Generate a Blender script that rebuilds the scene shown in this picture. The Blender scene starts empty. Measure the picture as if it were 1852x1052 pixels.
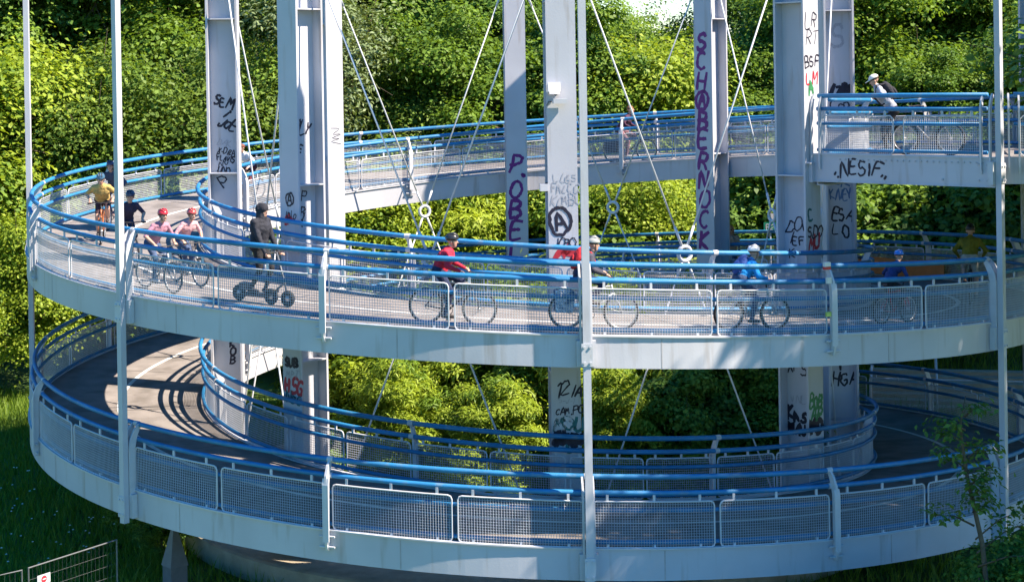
import bpy, bmesh, math, random
import numpy as np
from mathutils import Vector, Matrix

random.seed(7); rng = np.random.default_rng(7)
scene = bpy.context.scene
COL = scene.collection
rad = math.radians

# ------------------------------------------------------------------ camera
CAMP = Vector((0.0, -42.833, 10.621))
yaw, pitch, roll, FPX = -0.0123, 0.0087, -0.0159, 3132.79
fw = Vector((math.sin(yaw)*math.cos(pitch), math.cos(yaw)*math.cos(pitch), -math.sin(pitch)))
rt0 = Vector((math.cos(yaw), -math.sin(yaw), 0)); up0 = rt0.cross(fw)
rt = math.cos(roll)*rt0 + math.sin(roll)*up0; up = -math.sin(roll)*rt0 + math.cos(roll)*up0
cam = bpy.data.cameras.new('camera'); camo = bpy.data.objects.new('camera', cam); COL.objects.link(camo)
M = Matrix((rt, up, -fw)).transposed().to_4x4(); M.translation = CAMP
camo.matrix_world = M
cam.sensor_fit = 'HORIZONTAL'; cam.sensor_width = 36.0; cam.lens = FPX/1852*36.0
cam.shift_y = -362.57/1852.0
cam.clip_end = 3000
scene.camera = camo

# ------------------------------------------------------------------ world, sun, exposure
SUN = Vector((0.635, -0.165, 0.755)).normalized()           # towards the sun
world = bpy.data.worlds.new('World'); scene.world = world; world.use_nodes = True
wn = world.node_tree; bg = wn.nodes['Background']
sky = wn.nodes.new('ShaderNodeTexSky'); sky.sky_type = 'NISHITA'; sky.sun_disc = False
sky.sun_elevation = math.asin(SUN.z); sky.sun_rotation = math.atan2(SUN.x, SUN.y)
sky.air_density = 1.0; sky.dust_density = 0.2; sky.ozone_density = 3.5
hs = wn.nodes.new('ShaderNodeHueSaturation'); hs.inputs['Saturation'].default_value = 1.55
wn.links.new(sky.outputs[0], hs.inputs['Color']); wn.links.new(hs.outputs[0], bg.inputs[0]); bg.inputs[1].default_value = 0.092
sl = bpy.data.lights.new('sun', 'SUN'); sl.energy = 5.0; sl.angle = rad(0.53); sl.color = (1.0, 0.86, 0.68)
so = bpy.data.objects.new('sun', sl); COL.objects.link(so)
so.rotation_euler = (-SUN).to_track_quat('-Z', 'Y').to_euler(); so.location = SUN*60
vs = scene.view_settings; vs.view_transform = 'Standard'; vs.look = 'None'; vs.gamma = 1.0; vs.use_curve_mapping = False
vs.exposure = 1.5
scene.render.engine = 'CYCLES'
try: scene.cycles.max_bounces = 6; scene.cycles.transparent_max_bounces = 6
except Exception: pass

# ------------------------------------------------------------------ materials
MATS = {}
def mat(name, col, rough=0.6, metal=0.0, var=0.12, scale=6.0, bump=0.0, bscale=40.0, dirt=None, spec=0.4, coat=0.0):
    if name in MATS: return MATS[name]
    m = bpy.data.materials.new(name); m.use_nodes = True; nt = m.node_tree; b = nt.nodes['Principled BSDF']
    b.inputs['Roughness'].default_value = rough; b.inputs['Metallic'].default_value = metal
    b.inputs['Specular IOR Level'].default_value = spec
    b.inputs['Coat Weight'].default_value = coat
    tc = nt.nodes.new('ShaderNodeTexCoord'); n = nt.nodes.new('ShaderNodeTexNoise')
    n.inputs['Scale'].default_value = scale; n.inputs['Detail'].default_value = 6
    nt.links.new(tc.outputs['Object'], n.inputs['Vector'])
    r = nt.nodes.new('ShaderNodeValToRGB')
    lo = [max(0, c*(1-var)) for c in col]; hi = [min(1, c*(1+var)) for c in col]
    r.color_ramp.elements[0].position = 0.3; r.color_ramp.elements[1].position = 0.7
    r.color_ramp.elements[0].color = (*lo, 1); r.color_ramp.elements[1].color = (*hi, 1)
    nt.links.new(n.outputs['Fac'], r.inputs['Fac'])
    out = r.outputs['Color']
    if dirt:
        n2 = nt.nodes.new('ShaderNodeTexNoise'); n2.inputs['Scale'].default_value = dirt[1]; n2.inputs['Detail'].default_value = 8
        mp = nt.nodes.new('ShaderNodeMapping'); mp.inputs['Scale'].default_value = (1, 1, dirt[2])
        nt.links.new(tc.outputs['Object'], mp.inputs['Vector']); nt.links.new(mp.outputs[0], n2.inputs['Vector'])
        r2 = nt.nodes.new('ShaderNodeValToRGB'); r2.color_ramp.elements[0].position = dirt[3]; r2.color_ramp.elements[1].position = dirt[3]+0.16
        nt.links.new(n2.outputs['Fac'], r2.inputs['Fac'])
        mx = nt.nodes.new('ShaderNodeMixRGB'); mx.inputs[2].default_value = (*dirt[0], 1)
        ml = nt.nodes.new('ShaderNodeMath'); ml.operation = 'MULTIPLY'; ml.inputs[1].default_value = dirt[4]
        nt.links.new(r2.outputs['Color'], ml.inputs[0]); nt.links.new(ml.outputs[0], mx.inputs[0]); nt.links.new(out, mx.inputs[1])
        out = mx.outputs[0]
    nt.links.new(out, b.inputs['Base Color'])
    if bump > 0:
        n3 = nt.nodes.new('ShaderNodeTexNoise'); n3.inputs['Scale'].default_value = bscale; n3.inputs['Detail'].default_value = 5
        nt.links.new(tc.outputs['Object'], n3.inputs['Vector'])
        bp = nt.nodes.new('ShaderNodeBump'); bp.inputs['Strength'].default_value = bump; bp.inputs['Distance'].default_value = 0.03
        nt.links.new(n3.outputs['Fac'], bp.inputs['Height']); nt.links.new(bp.outputs[0], b.inputs['Normal'])
    MATS[name] = m; return m

def leafmat(name, dark, light, trans=0.36, objvar=0.25):
    m = bpy.data.materials.new(name); m.use_nodes = True; nt = m.node_tree; nt.nodes.clear()
    out = nt.nodes.new('ShaderNodeOutputMaterial'); d = nt.nodes.new('ShaderNodeBsdfPrincipled')
    d.inputs['Roughness'].default_value = 0.5; d.inputs['Specular IOR Level'].default_value = 0.18
    t = nt.nodes.new('ShaderNodeBsdfTranslucent'); mx = nt.nodes.new('ShaderNodeMixShader'); mx.inputs[0].default_value = trans
    g = nt.nodes.new('ShaderNodeNewGeometry'); r = nt.nodes.new('ShaderNodeValToRGB')
    r.color_ramp.elements[0].color = (*dark, 1); r.color_ramp.elements[1].color = (*light, 1)
    oi = nt.nodes.new('ShaderNodeObjectInfo')
    ma = nt.nodes.new('ShaderNodeMath'); ma.operation = 'MULTIPLY_ADD'; ma.inputs[1].default_value = 1-objvar
    mb = nt.nodes.new('ShaderNodeMath'); mb.operation = 'MULTIPLY'; mb.inputs[1].default_value = objvar
    nt.links.new(oi.outputs['Random'], mb.inputs[0]); nt.links.new(g.outputs['Random Per Island'], ma.inputs[0]); nt.links.new(mb.outputs[0], ma.inputs[2])
    nt.links.new(ma.outputs[0], r.inputs['Fac'])
    nt.links.new(r.outputs['Color'], d.inputs['Base Color'])
    br = nt.nodes.new('ShaderNodeMixRGB'); br.blend_type = 'MULTIPLY'; br.inputs[0].default_value = 1; br.inputs[2].default_value = (1.3, 1.25, 0.5, 1)
    nt.links.new(r.outputs['Color'], br.inputs[1]); nt.links.new(br.outputs[0], t.inputs['Color'])
    nt.links.new(d.outputs[0], mx.inputs[1]); nt.links.new(t.outputs[0], mx.inputs[2]); nt.links.new(mx.outputs[0], out.inputs['Surface'])
    MATS[name] = m; return m

WHITE = mat('white_painted_steel', (0.46, 0.47, 0.53), 0.47, 0.0, 0.08, 0.8, 0.05, 30, ((0.25, 0.20, 0.16), 5.5, 0.10, 0.57, 0.45))
POSTW = mat('white_post_paint', (0.50, 0.51, 0.56), 0.48, 0, 0.08, 3, 0, 40, ((0.30, 0.24, 0.18), 9, 0.5, 0.66, 0.5))
BLUE = mat('blue_rail_paint', (0.022, 0.180, 0.40), 0.52, 0, 0.2, 1.5, 0.15, 60, ((0.13, 0.22, 0.32), 5, 1, 0.54, 0.7))
MESHM = mat('galvanised_wire', (0.44, 0.46, 0.51), 0.45, 0.0, 0.08, 5)
DECK = mat('ramp_asphalt', (0.215, 0.195, 0.19), 0.85, 0, 0.16, 2.2, 0.3, 60, ((0.125, 0.112, 0.105), 1.3, 1, 0.50, 0.75))
LINE = mat('lane_paint', (0.66, 0.66, 0.64), 0.6, 0, 0.1, 9, 0, 40, ((0.30, 0.28, 0.26), 14, 1, 0.58, 0.8))
CONC = mat('foundation_concrete', (0.34, 0.29, 0.22), 0.9, 0, 0.2, 3, 0.4, 25, ((0.22, 0.19, 0.14), 1.5, 1, 0.55, 0.6))
CABLE = mat('cable_paint', (0.58, 0.60, 0.64), 0.4, 0, 0.06, 3)
DARKST = mat('dark_steel', (0.10, 0.11, 0.13), 0.5, 0.3, 0.1, 5)
INK = mat('graffiti_black', (0.018, 0.016, 0.035), 0.5, 0, 0.2, 30)
PURP = mat('graffiti_purple', (0.15, 0.012, 0.17), 0.5, 0, 0.2, 30)
REDP = mat('graffiti_red', (0.45, 0.03, 0.05), 0.5, 0, 0.2, 30)
TEALP = mat('graffiti_teal', (0.02, 0.13, 0.14), 0.5, 0, 0.3, 12)
GREYP = mat('graffiti_grey', (0.33, 0.34, 0.40), 0.5, 0, 0.2, 30)
GREENP = mat('graffiti_green', (0.04, 0.20, 0.08), 0.5, 0, 0.3, 20)
BARK = mat('bark', (0.10, 0.078, 0.055), 0.95, 0, 0.3, 8, 0.6, 30)

# ------------------------------------------------------------------ mesh helpers
class MB:
    def __init__(s): s.v = []; s.f = []; s.m = []
    def add(s, vs, fs, mi=0):
        o = len(s.v); s.v += [tuple(v) for v in vs]; s.f += [tuple(i+o for i in f) for f in fs]; s.m += [mi]*len(fs)
    def box(s, c, size, rot=None, mi=0, bev=0.0):
        hx, hy, hz = [k/2 for k in size]; c = Vector(c)
        pts = [Vector((x, y, z)) for z in (-hz, hz) for x, y in ((-hx, -hy), (hx, -hy), (hx, hy), (-hx, hy))]
        if rot is not None: pts = [rot @ p for p in pts]
        s.add([c+p for p in pts], [(3, 2, 1, 0), (4, 5, 6, 7), (0, 1, 5, 4), (1, 2, 6, 5), (2, 3, 7, 6), (3, 0, 4, 7)], mi)
    def tube(s, path, r, n=6, mi=0, cap=True, closed=False):
        P = [Vector(p) for p in path]; k = len(P); rr = r if isinstance(r, (list, tuple)) else [r]*k
        rings = []
        prev = None
        for i in range(k):
            if closed: t = P[(i+1) % k]-P[(i-1) % k]
            else: t = P[min(i+1, k-1)]-P[max(i-1, 0)]
            t.normalize()
            if prev is None:
                a = Vector((0, 0, 1)) if abs(t.z) < 0.9 else Vector((1, 0, 0))
                u = (a - t*a.dot(t)).normalized()
            else:
                u = (prev - t*prev.dot(t))
                u = u.normalized() if u.length > 1e-6 else t.orthogonal().normalized()
            prev = u; w = t.cross(u)
            rings.append([P[i]+(u*math.cos(2*math.pi*j/n)+w*math.sin(2*math.pi*j/n))*rr[i] for j in range(n)])
        vs = [v for rg in rings for v in rg]; fs = []
        for i in range(k if closed else k-1):
            a = i*n; b = ((i+1) % k)*n
            for j in range(n): fs.append((a+j, a+(j+1) % n, b+(j+1) % n, b+j))
        if cap and not closed: fs += [tuple(range(n))[::-1], tuple(range((k-1)*n, k*n))]
        s.add(vs, fs, mi)
    def prism(s, poly, ax, ay, az, o, t, mi=0):
        """poly in (ax,ay) plane, extruded +-t/2 along az"""
        o = Vector(o); n = len(poly)
        vs = [o+ax*x+ay*y+az*(-t/2) for x, y in poly]+[o+ax*x+ay*y+az*(t/2) for x, y in poly]
        fs = [tuple(range(n))[::-1], tuple(range(n, 2*n))]+[(i, (i+1) % n, n+(i+1) % n, n+i) for i in range(n)]
        s.add(vs, fs, mi)
    def ellipsoid(s, c, r, nu=14, nv=9, mi=0, zmin=-1.0, rot=None):
        c = Vector(c); vs = []; fs = []
        for i in range(nv+1):
            zz = zmin+(1-zmin)*i/nv; zz = max(-1, min(1, math.sin(math.pi/2*zz) if zmin <= -1 else zz))
            q = math.sqrt(max(0, 1-zz*zz))
            for j in range(nu):
                a = 2*math.pi*j/nu; p = Vector((r[0]*q*math.cos(a), r[1]*q*math.sin(a), r[2]*zz))
                vs.append(c+(rot @ p if rot is not None else p))
        for i in range(nv):
            for j in range(nu): fs.append((i*nu+j, i*nu+(j+1) % nu, (i+1)*nu+(j+1) % nu, (i+1)*nu+j))
        fs.append(tuple(range(nu))[::-1]); fs.append(tuple(range(nv*nu, (nv+1)*nu)))
        s.add(vs, fs, mi)
    def mesh(s, name, mats, smooth=False):
        me = bpy.data.meshes.new(name); me.from_pydata(s.v, [], s.f)
        for m in (mats if isinstance(mats, (list, tuple)) else [mats]): me.materials.append(m)
        if any(s.m): me.polygons.foreach_set('material_index', s.m)
        if smooth: me.polygons.foreach_set('use_smooth', [True]*len(s.f))
        me.update(); return me
    def build(s, name, mats, parent=None, smooth=False):
        return place(name, s.mesh(name, mats, smooth), parent)
def place(name, me, parent=None, loc=None, rotz=None):
    o = bpy.data.objects.new(name, me); COL.objects.link(o)
    if parent is not None: o.parent = parent
    if loc is not None: o.location = loc
    if rotz is not None: o.rotation_euler = (0, 0, rotz)
    return o
def tag(o, label=None, cat=None, group=None, kind=None):
    if label: o['label'] = label
    if cat: o['category'] = cat
    if group: o['group'] = group
    if kind: o['kind'] = kind
    return o
def thing(name, label, cat, loc=(0, 0, 0), rotz=0.0, group=None):
    o = bpy.data.objects.new(name, None); COL.objects.link(o); o.location = loc; o.rotation_euler = (0, 0, rotz)
    o.empty_display_size = 0.2
    return tag(o, label, cat, group)
def copy_tree(o, parent=None):
    c = o.copy(); COL.objects.link(c); c.parent = parent
    for ch in o.children: copy_tree(ch, c)
    return c

# ------------------------------------------------------------------ helix
Z1, PITCH, RO, RI, DEL = 3.4956, 3.7848, 12.0, 8.208, 4.05
PHI0, PHI1 = 206.0, -671.0
def zt(phi):                                   # height of the top rail
    if phi > -550: return Z1-PITCH*phi/360
    u = -550-phi; s = PITCH/360
    return Z1+PITCH*550/360+s*u-s*u*u/320
def RAD(phi): t = rad(phi); return Vector((math.sin(t), -math.cos(t), 0))
def TAN(phi): t = rad(phi); return Vector((math.cos(t), math.sin(t), 0))
def PT(phi, r, dz): q = RAD(phi)*r; q.z = zt(phi)+dz; return q
DECKZ = -1.25
DROP, DZI = 0.13, -0.08                      # cross fall of the deck, inner railing set lower
def dkz(r): return DECKZ-DROP*(12.085-r)/3.96
def sweep(mb, prof, a, b, step=1.5, mi=0, zf=zt, caps=True):
    n = max(1, int(math.ceil(abs(a-b)/step))); k = len(prof); vs = []; fs = []
    for i in range(n+1):
        ph = a+(b-a)*i/n; R = RAD(ph); z = zf(ph)
        for r, dz in prof: vs.append((R.x*r, R.y*r, z+dz))
    for i in range(n):
        for j in range(k): fs.append((i*k+j, i*k+(j+1) % k, (i+1)*k+(j+1) % k, (i+1)*k+j))
    if caps: fs += [tuple(range(k))[::-1], tuple(range(n*k, (n+1)*k))]
    mb.add(vs, fs, mi)
def circ(r, dz, q, n=8): return [(r+q*math.cos(2*math.pi*i/n), dz+q*math.sin(2*math.pi*i/n)) for i in range(n)]

# ------------------------------------------------------------------ ground
def ground_height(x, y):
    r = math.hypot(x, y); h = 0.0
    if y > 14: h += min(2.2, (y-14)*0.10)
    if x < -13 and y > 0: h += min(1.2, (-13-x)*0.10)
    return h
g = MB(); xs = [-1500, -600, -200, -80]+[-50+2.5*i for i in range(41)]+[80, 200, 600, 1500]; ys = [-1500, -500, -150, -60]+[-45+2.5*i for i in range(47)]+[110, 250, 700, 1500]
vs_ = [(x, y, ground_height(max(-60, min(60, x)), max(-50, min(80, y)))) for y in ys for x in xs]; nx = len(xs)
g.add(vs_, [(j*nx+i, j*nx+i+1, (j+1)*nx+i+1, (j+1)*nx+i) for j in range(len(ys)-1) for i in range(nx-1)])
GRASS = mat('meadow_ground', (0.06, 0.115, 0.018), 0.95, 0, 0.35, 0.7, 0.8, 9, ((0.16, 0.14, 0.07), 0.35, 1, 0.56, 0.7))
tag(g.build('ground', GRASS, None, True), kind='structure')

# ------------------------------------------------------------------ the ramp
ramp = thing('spiral_ramp', 'pale steel spiral cycle ramp winding up around the tower columns', 'ramp')
m_ = MB(); sweep(m_, [(8.125, DECKZ-DROP), (12.085, DECKZ), (12.085, DECKZ-0.2), (8.125, DECKZ-0.2-DROP)], PHI0, PHI1); m_.build('deck', DECK, ramp)
m_ = MB(); sweep(m_, [(12.13, -1.27), (12.13, -1.83), (11.95, -1.83), (11.95, -1.80), (12.092, -1.80), (12.092, -1.27)][::-1], 172, -630); m_.build('outer_girder', WHITE, ramp)
m_ = MB(); sweep(m_, [(8.08, -1.38), (8.08, -1.93), (8.26, -1.93), (8.26, -1.90), (8.118, -1.90), (8.118, -1.38)], 172, PHI1); m_.build('inner_girder', WHITE, ramp)
for r_, nm, q_ in ((12.11, 'outer_edge_strip', 0), (8.10, 'inner_edge_strip', -.115)):
    m_ = MB(); sweep(m_, [(r_-0.055, -1.268+q_), (r_+0.055, -1.268+q_), (r_+0.055, -1.243+q_), (r_-0.055, -1.243+q_)][::-1], PHI0, PHI1 if r_ < 9 else -630); m_.build(nm, POSTW, ramp)
m_ = MB(); sweep(m_, [(10.06, dkz(10.06)+0.006), (10.16, dkz(10.16)+0.006), (10.16, dkz(10.16)+0.002), (10.06, dkz(10.06)+0.002)], 200, -640); m_.build('lane_line', LINE, ramp)
JOINT = mat('joint_sealant', (0.05, 0.045, 0.042), 0.7)      # sealed joints across the deck
for k in range(-28, 9):
    ph = DEL+22.5*k+11.2
    if PHI1 < ph < 200:
        a = PT(ph-0.05, 8.2, dkz(8.2)+0.004); b = PT(ph-0.05, 12.0, dkz(12)+0.004); c = PT(ph+0.05, 12.0, dkz(12)+0.004); d = PT(ph+0.05, 8.2, dkz(8.2)+0.004)
        m_ = MB(); m_.add([a, b, c, d], [(0, 1, 2, 3)]); m_.build('deck_joint', JOINT, ramp)
SEAM = mat('weld_seam', (0.36, 0.35, 0.37), .6)
for k in range(-27, 8):                             # plate seams on the outer girder
    ph = DEL+22.5*k+6.5
    if -625 < ph < 168:
        m_ = MB(); m_.prism([(12.125, -1.29), (12.1335, -1.29), (12.1335, -1.81), (12.125, -1.81)], RAD(ph), Vector((0, 0, 1)), TAN(ph), (0, 0, zt(ph)), 0.022); m_.build('plate_seam', SEAM, ramp)
for k in range(-30, 9):                             # cross beams under the deck
    ph = DEL+22.5*k
    if PHI1 < ph < 150:
        m_ = MB(); R, T = RAD(ph), TAN(ph)
        m_.prism([(8.27, -1.60), (11.94, -1.47), (11.94, -1.72), (8.27, -1.82)], R, Vector((0, 0, 1)), T, (0, 0, zt(ph)), 0.12)
        m_.build('cross_beam', WHITE, ramp)

# railings ---------------------------------------------------------
RAILS = [(0.0, 0.0, 0.050), (0.045, -0.28, 0.048), (0.045, -0.59, 0.040), (0.045, -1.16, 0.040)]
def uni(phi): return -PITCH*phi/360
def panel_mb(rp, a, b, zf, sgn):
    fr = MB(); wi = MB(); top, bot = -0.425, -1.245
    seq = []; cr = 0.07; dphi = math.degrees(cr/rp)
    def P(ph, dz): R = RAD(ph)*rp; return Vector((R.x, R.y, zf(ph)+dz))
    N = 5
    seq += [P(a-dphi+(b-a+2*dphi)*i/N, top) for i in range(N+1)]
    seq += [P(b+dphi*0.3, top-cr*0.3)]
    seq += [P(b, top-cr), P(b, bot+cr), P(b+dphi*0.3, bot+cr*0.3)]
    seq += [P(b+dphi+(a-b-2*dphi)*i/N, bot) for i in range(N+1)]
    seq += [P(a-dphi*0.3, bot+cr*0.3), P(a, bot+cr), P(a, top-cr), P(a-dphi*0.3, top-cr*0.3)]
    fr.tube(seq, 0.017, 5, closed=True)
    for u in (0.12, 0.5, 0.88):
        ph = a+(b-a)*u; R, T = RAD(ph), TAN(ph)
        rot = Matrix((R, T, Vector((0, 0, 1)))).transposed()
        fr.box(R*(rp-sgn*0.02)+Vector((0, 0, zf(ph)+top+0.06)), (0.03, 0.045, 0.12), rot)
        fr.box(R*(rp-sgn*0.02)+Vector((0, 0, zf(ph)+bot+0.035)), (0.05, 0.04, 0.045), rot)
    nv = int(abs(rad(a-b))*rp/0.048)
    w = 0.0052
    for i in range(1, nv):
        ph = a+(b-a)*i/nv; R, T = RAD(ph), TAN(ph); c0 = R*rp; z0 = zf(ph)
        tri = [R*w, -R*w*0.5+T*w*0.87, -R*w*0.5-T*w*0.87]
        wi.add([c0+t+Vector((0, 0, z0+bot)) for t in tri]+[c0+t+Vector((0, 0, z0+top)) for t in tri], [(0, 1, 4, 3), (1, 2, 5, 4), (2, 0, 3, 5)])
    nh = int((top-bot)/0.048)
    for i in range(1, nh):
        dz = bot+(top-bot)*i/nh
        sweep(wi, [(rp+w, dz), (rp-w*0.5, dz+w*0.87), (rp-w*0.5, dz-w*0.87)], a, b, 3, zf=zf, caps=False)
    return fr, wi
def panel_meshes(rp, a, b, zf, sgn):
    fr, wi = panel_mb(rp, a, b, zf, sgn)
    return fr.mesh('panel_frame', POSTW), wi.mesh('wire_mesh', MESHM)
def post_mb(r0, s, z0, double=False, inner=False):
    mb = MB(); R, T, Z = RAD(0), TAN(0), Vector((0, 0, 1))
    prof = [(-0.035, 0.0), (0.02, 0.035), (0.15, -0.09), (0.235, -0.26), (0.26, -0.42), (0.262, -1.47), (0.215, -1.62), (0.135, -1.62), (0.132, -1.3), (0.122, -0.42), (0.085, -0.25), (0.03, -0.12)]
    prof = [(r0+s*x, y) for x, y in prof]
    for off in ((-0.095, 0.095) if double else (0,)):
        mb.prism(prof, R, Z, T, T*off+Z*z0, 0.035 if double else 0.045)
    if not double: mb.prism([(r0+s*0.232, -0.30), (r0+s*0.262, -0.42), (r0+s*0.264, -1.45), (r0+s*0.234, -1.45)], R, Z, T, Z*z0, 0.12)
    mb.tube([R*r0+Z*z0-T*0.055, R*r0+Z*z0+T*0.055], 0.058, 10); mb.tube([R*(r0+s*.045)+Z*(z0-.28)-T*0.05, R*(r0+s*.045)+Z*(z0-.28)+T*0.05], 0.056, 10)
    for dz in (-1.36, -1.55):
        p = R*(r0+s*0.2)+Z*(z0+dz); mb.tube([p-T*0.15, p+T*0.15], 0.02, 6)
    return mb
PM = {}
for key, rp, s in (('outer', RO+0.105, 1), ('inner', RI-0.105, -1)):
    PM[key, 0] = panel_meshes(rp, -0.38, -10.98, uni, s); PM[key, 1] = panel_meshes(rp, -11.52, -22.12, uni, s)
PM['outer_post'] = post_mb(RO, 1, 0).mesh('post', POSTW); PM['outer_dbl'] = post_mb(RO, 1, 0, True).mesh('post', POSTW)
PM['inner_post'] = post_mb(RI, -1, 0).mesh('post', POSTW)
def railing(side, ph_hi, ph_lo, label, k_hi, k_lo, grp):
    """side outer/inner; bays between posts k (phi = DEL+22.5k) from k_hi down to k_lo"""
    s = 1 if side == 'outer' else -1; r0 = RO if side == 'outer' else RI
    t = thing(side+'_railing', label, 'railing', (0, 0, 0 if s > 0 else DZI), group=grp)
    for dr, dz, q in RAILS:
        mb = MB(); sweep(mb, circ(r0+s*dr, dz, q), ph_hi, ph_lo, 1.5); mb.build('rail', BLUE, t, True)
    for k in range(k_hi, k_lo-1, -1):
        ph = DEL+22.5*k
        if not (ph_lo-0.1 <= ph <= ph_hi+0.1): continue
        if side == 'outer': place('post', PM['outer_dbl' if k % 2 == 0 else 'outer_post'], t, (0, 0, zt(ph)), rad(ph))
        elif k % 2: place('post', PM['inner_post'], t, (0, 0, zt(ph)), rad(ph))
    for k in range(k_hi, k_lo, -1):
        ph = DEL+22.5*k
        if ph > ph_hi+0.1: continue
        for h in (0, 1):
            a, b = ph-0.38-11.14*h, ph-10.98-11.14*h
            if b < ph_lo-0.2: continue
            if b > -548:
                f, w = PM[side, h]; p = place('panel', f, t, (0, 0, zt(ph)), rad(ph))
                tag(place('wire_mesh', w, p), kind='stuff')
            else:
                f, w = panel_meshes(r0+s*0.105, a, b, zt, s); p = place('panel', f, t); tag(place('wire_mesh', w, p), kind='stuff')
    return t
G_ = 'blue and white railings of the spiral ramp'
railing('outer', 200, DEL-180, 'outer railing of the lowest turn, blue rails over white mesh panels', 8, -8, G_)
railing('inner', 200, DEL-180, 'inner railing of the lowest turn around the columns and green shrubs', 8, -8, G_)
railing('outer', DEL-180, DEL-540, 'outer railing of the middle turn beside the cyclists, blue rails over white mesh', -8, -24, G_)
railing('inner', DEL-180, DEL-540, 'inner railing of the middle turn between cyclists and columns', -8, -24, G_)
railing('outer', DEL-540, -629, 'outer railing of the top turn rising towards the landing', -24, -28, G_)
railing('inner', DEL-540, -668.5, 'inner railing of the top turn curling in towards the landing', -24, -30, G_)

# stickers on the railing post beside the landing column
mid_rail = [o for o in COL.objects if o.name.startswith('outer_railing') and 'middle' in o.get('label', '')][0]
ph = -360+DEL+22.5; R_, T_ = RAD(ph), TAN(ph); rot_ = Matrix((R_, T_, Vector((0, 0, 1)))).transposed()
for dz_, c_, nm_, sz_ in ((-.02, (.62, .05, .05), 'red_sticker', (.07, .13, .05)), (.05, (.72, .68, .66), 'white_sticker', (.07, .13, .08)), (-.24, (.70, .66, .62), 'pale_sticker', (.05, .10, .11)), (-.86, (.50, .60, .15), 'lime_sticker', (.05, .13, .08))):
    q_ = MB(); q_.box(R_*(12.15 if dz_ > -.1 else 12.2)-T_*.09+Vector((0, 0, zt(ph)+dz_)), sz_, rot_); q_.build(nm_, mat(nm_, c_, .5), mid_rail)
# ------------------------------------------------------------------ columns
Z = Vector((0, 0, 1))
RC = 7.6
COLS = {}
col_labels = {0: 'white steel column carrying a floodlight above a circled A', 1: 'white steel column at the landing end covered in tags',
  2: 'white steel column with big black swirls and HGA lettering', 3: 'white steel column with tall purple SCHABERNOCK lettering',
  4: 'white steel column with dark purple P.OBEL lettering down it', 5: 'white steel column with a broad bright untagged face',
  6: 'white steel column with SEMI JOE scrawl inside the ramp bend', 7: 'white steel column with circled A and MP tags'}
for k in range(8):
    th = DEL+45*k; R, T = RAD(th), TAN(th)
    t = thing('steel_column', col_labels[k], 'column', R*RC, rad(th), 'steel columns of the tower'); COLS[k] = t
    RL, TL = Vector((0, -1, 0)), Vector((1, 0, 0))              # local radial / tangential
    mb = MB()
    H0, H1 = -0.1, 17.0
    for s in (-1, 1): mb.box(RL*s*0.355+Z*(H0+H1)/2, (0.60, 0.05, H1-H0))
    mb.box(Z*(H0+H1)/2, (0.05, 0.66, H1-H0)); mb.build('shaft', WHITE, t)
    sp = MB()
    for z in (1.9, 4.6, 8.35, 12.1):
        for s in (-1, 1): sp.box(TL*s*0.16+Z*z, (0.27, 0.66, 0.03))
    sp.build('stiffener', WHITE, t)
    b = MB(); b.box(Z*0.52, (0.95, 1.05, 0.06)); b.build('base_plate', DARKST, t)
    ph = th
    while ph > 172: ph -= 360
    while ph > PHI1:
        q = MB(); z = zt(ph); q.box(RL*0.427+Z*(z-1.66), (0.34, 0.09, 0.40)); q.box(RL*0.43+Z*(z-1.44), (0.55, 0.10, 0.03)); q.build('bracket', WHITE, t); ph -= 360

# ring foundation under the columns
mb = MB(); n = 72; prof = [(6.55, 0.0-0.3), (6.55, 0.46), (6.62, 0.49), (8.75, 0.49), (8.82, 0.46), (8.82, -0.3)]
vs = []; fs = []
for i in range(n):
    a = 2*math.pi*i/n
    for r, z in prof: vs.append((r*math.sin(a), -r*math.cos(a), z))
kp = len(prof)
for i in range(n):
    for j in range(kp-1): fs.append((i*kp+j, i*kp+j+1, ((i+1) % n)*kp+j+1, ((i+1) % n)*kp+j))
mb.add(vs, fs); tag(mb.build('ring_foundation', CONC), 'sand coloured concrete ring footing beneath the steel columns', 'foundation')

# hanger rods
rod_lab = {0: 'slim white hanger rod running in front of the grey-helmeted cyclist', 1: 'slim white hanger rod bolted to the corner of the landing', 2: 'slim white hanger rod beside the bridge leaving the landing',
   3: 'slim white hanger rod on the outer rim beyond the tagged landing column', 4: 'slim white hanger rod on the outer rim beyond the P.OBEL column', 5: 'slim white hanger rod on the outer rim beyond the SEMI JOE column',
   6: 'slim white hanger rod at the tight outer bend beside the wood', 7: 'slim white hanger rod in front of the group of descending riders'}
for k in range(8):
    th = DEL+45*k; R, T = RAD(th), TAN(th)
    t = thing('hanger_rod', rod_lab[k], 'rod', R*12.325, rad(th), 'hanger rods around the ramp')
    ph = th
    while ph > 172: ph -= 360
    zlo = zt(ph)-1.88
    mb = MB(); mb.box(Z*(zlo+17)/2, (0.135, 0.12, 17-zlo)); mb.build('shaft', WHITE, t)
    while ph > PHI1+2-20:
        if ph < PHI1-2: break
        if ph < -629 and k != 1: ph -= 360; continue
        z = zt(ph) if k != 1 or ph > PHI1+5 else zt(PHI1)
        q = MB(); q.box(Vector((0, 0.128, z-1.56)), (0.34, 0.12, 0.46)); q.box(Vector((0, -0.069, z-1.56)), (0.2, 0.016, 0.40))
        for bx_ in (-0.055, 0.055):
            for bz in (-0.14, 0.14): q.tube([(bx_, -0.07, z-1.56+bz), (bx_, -0.10, z-1.56+bz)], 0.022, 6)
        q.build('clamp_plate', POSTW, t); ph -= 360

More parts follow.
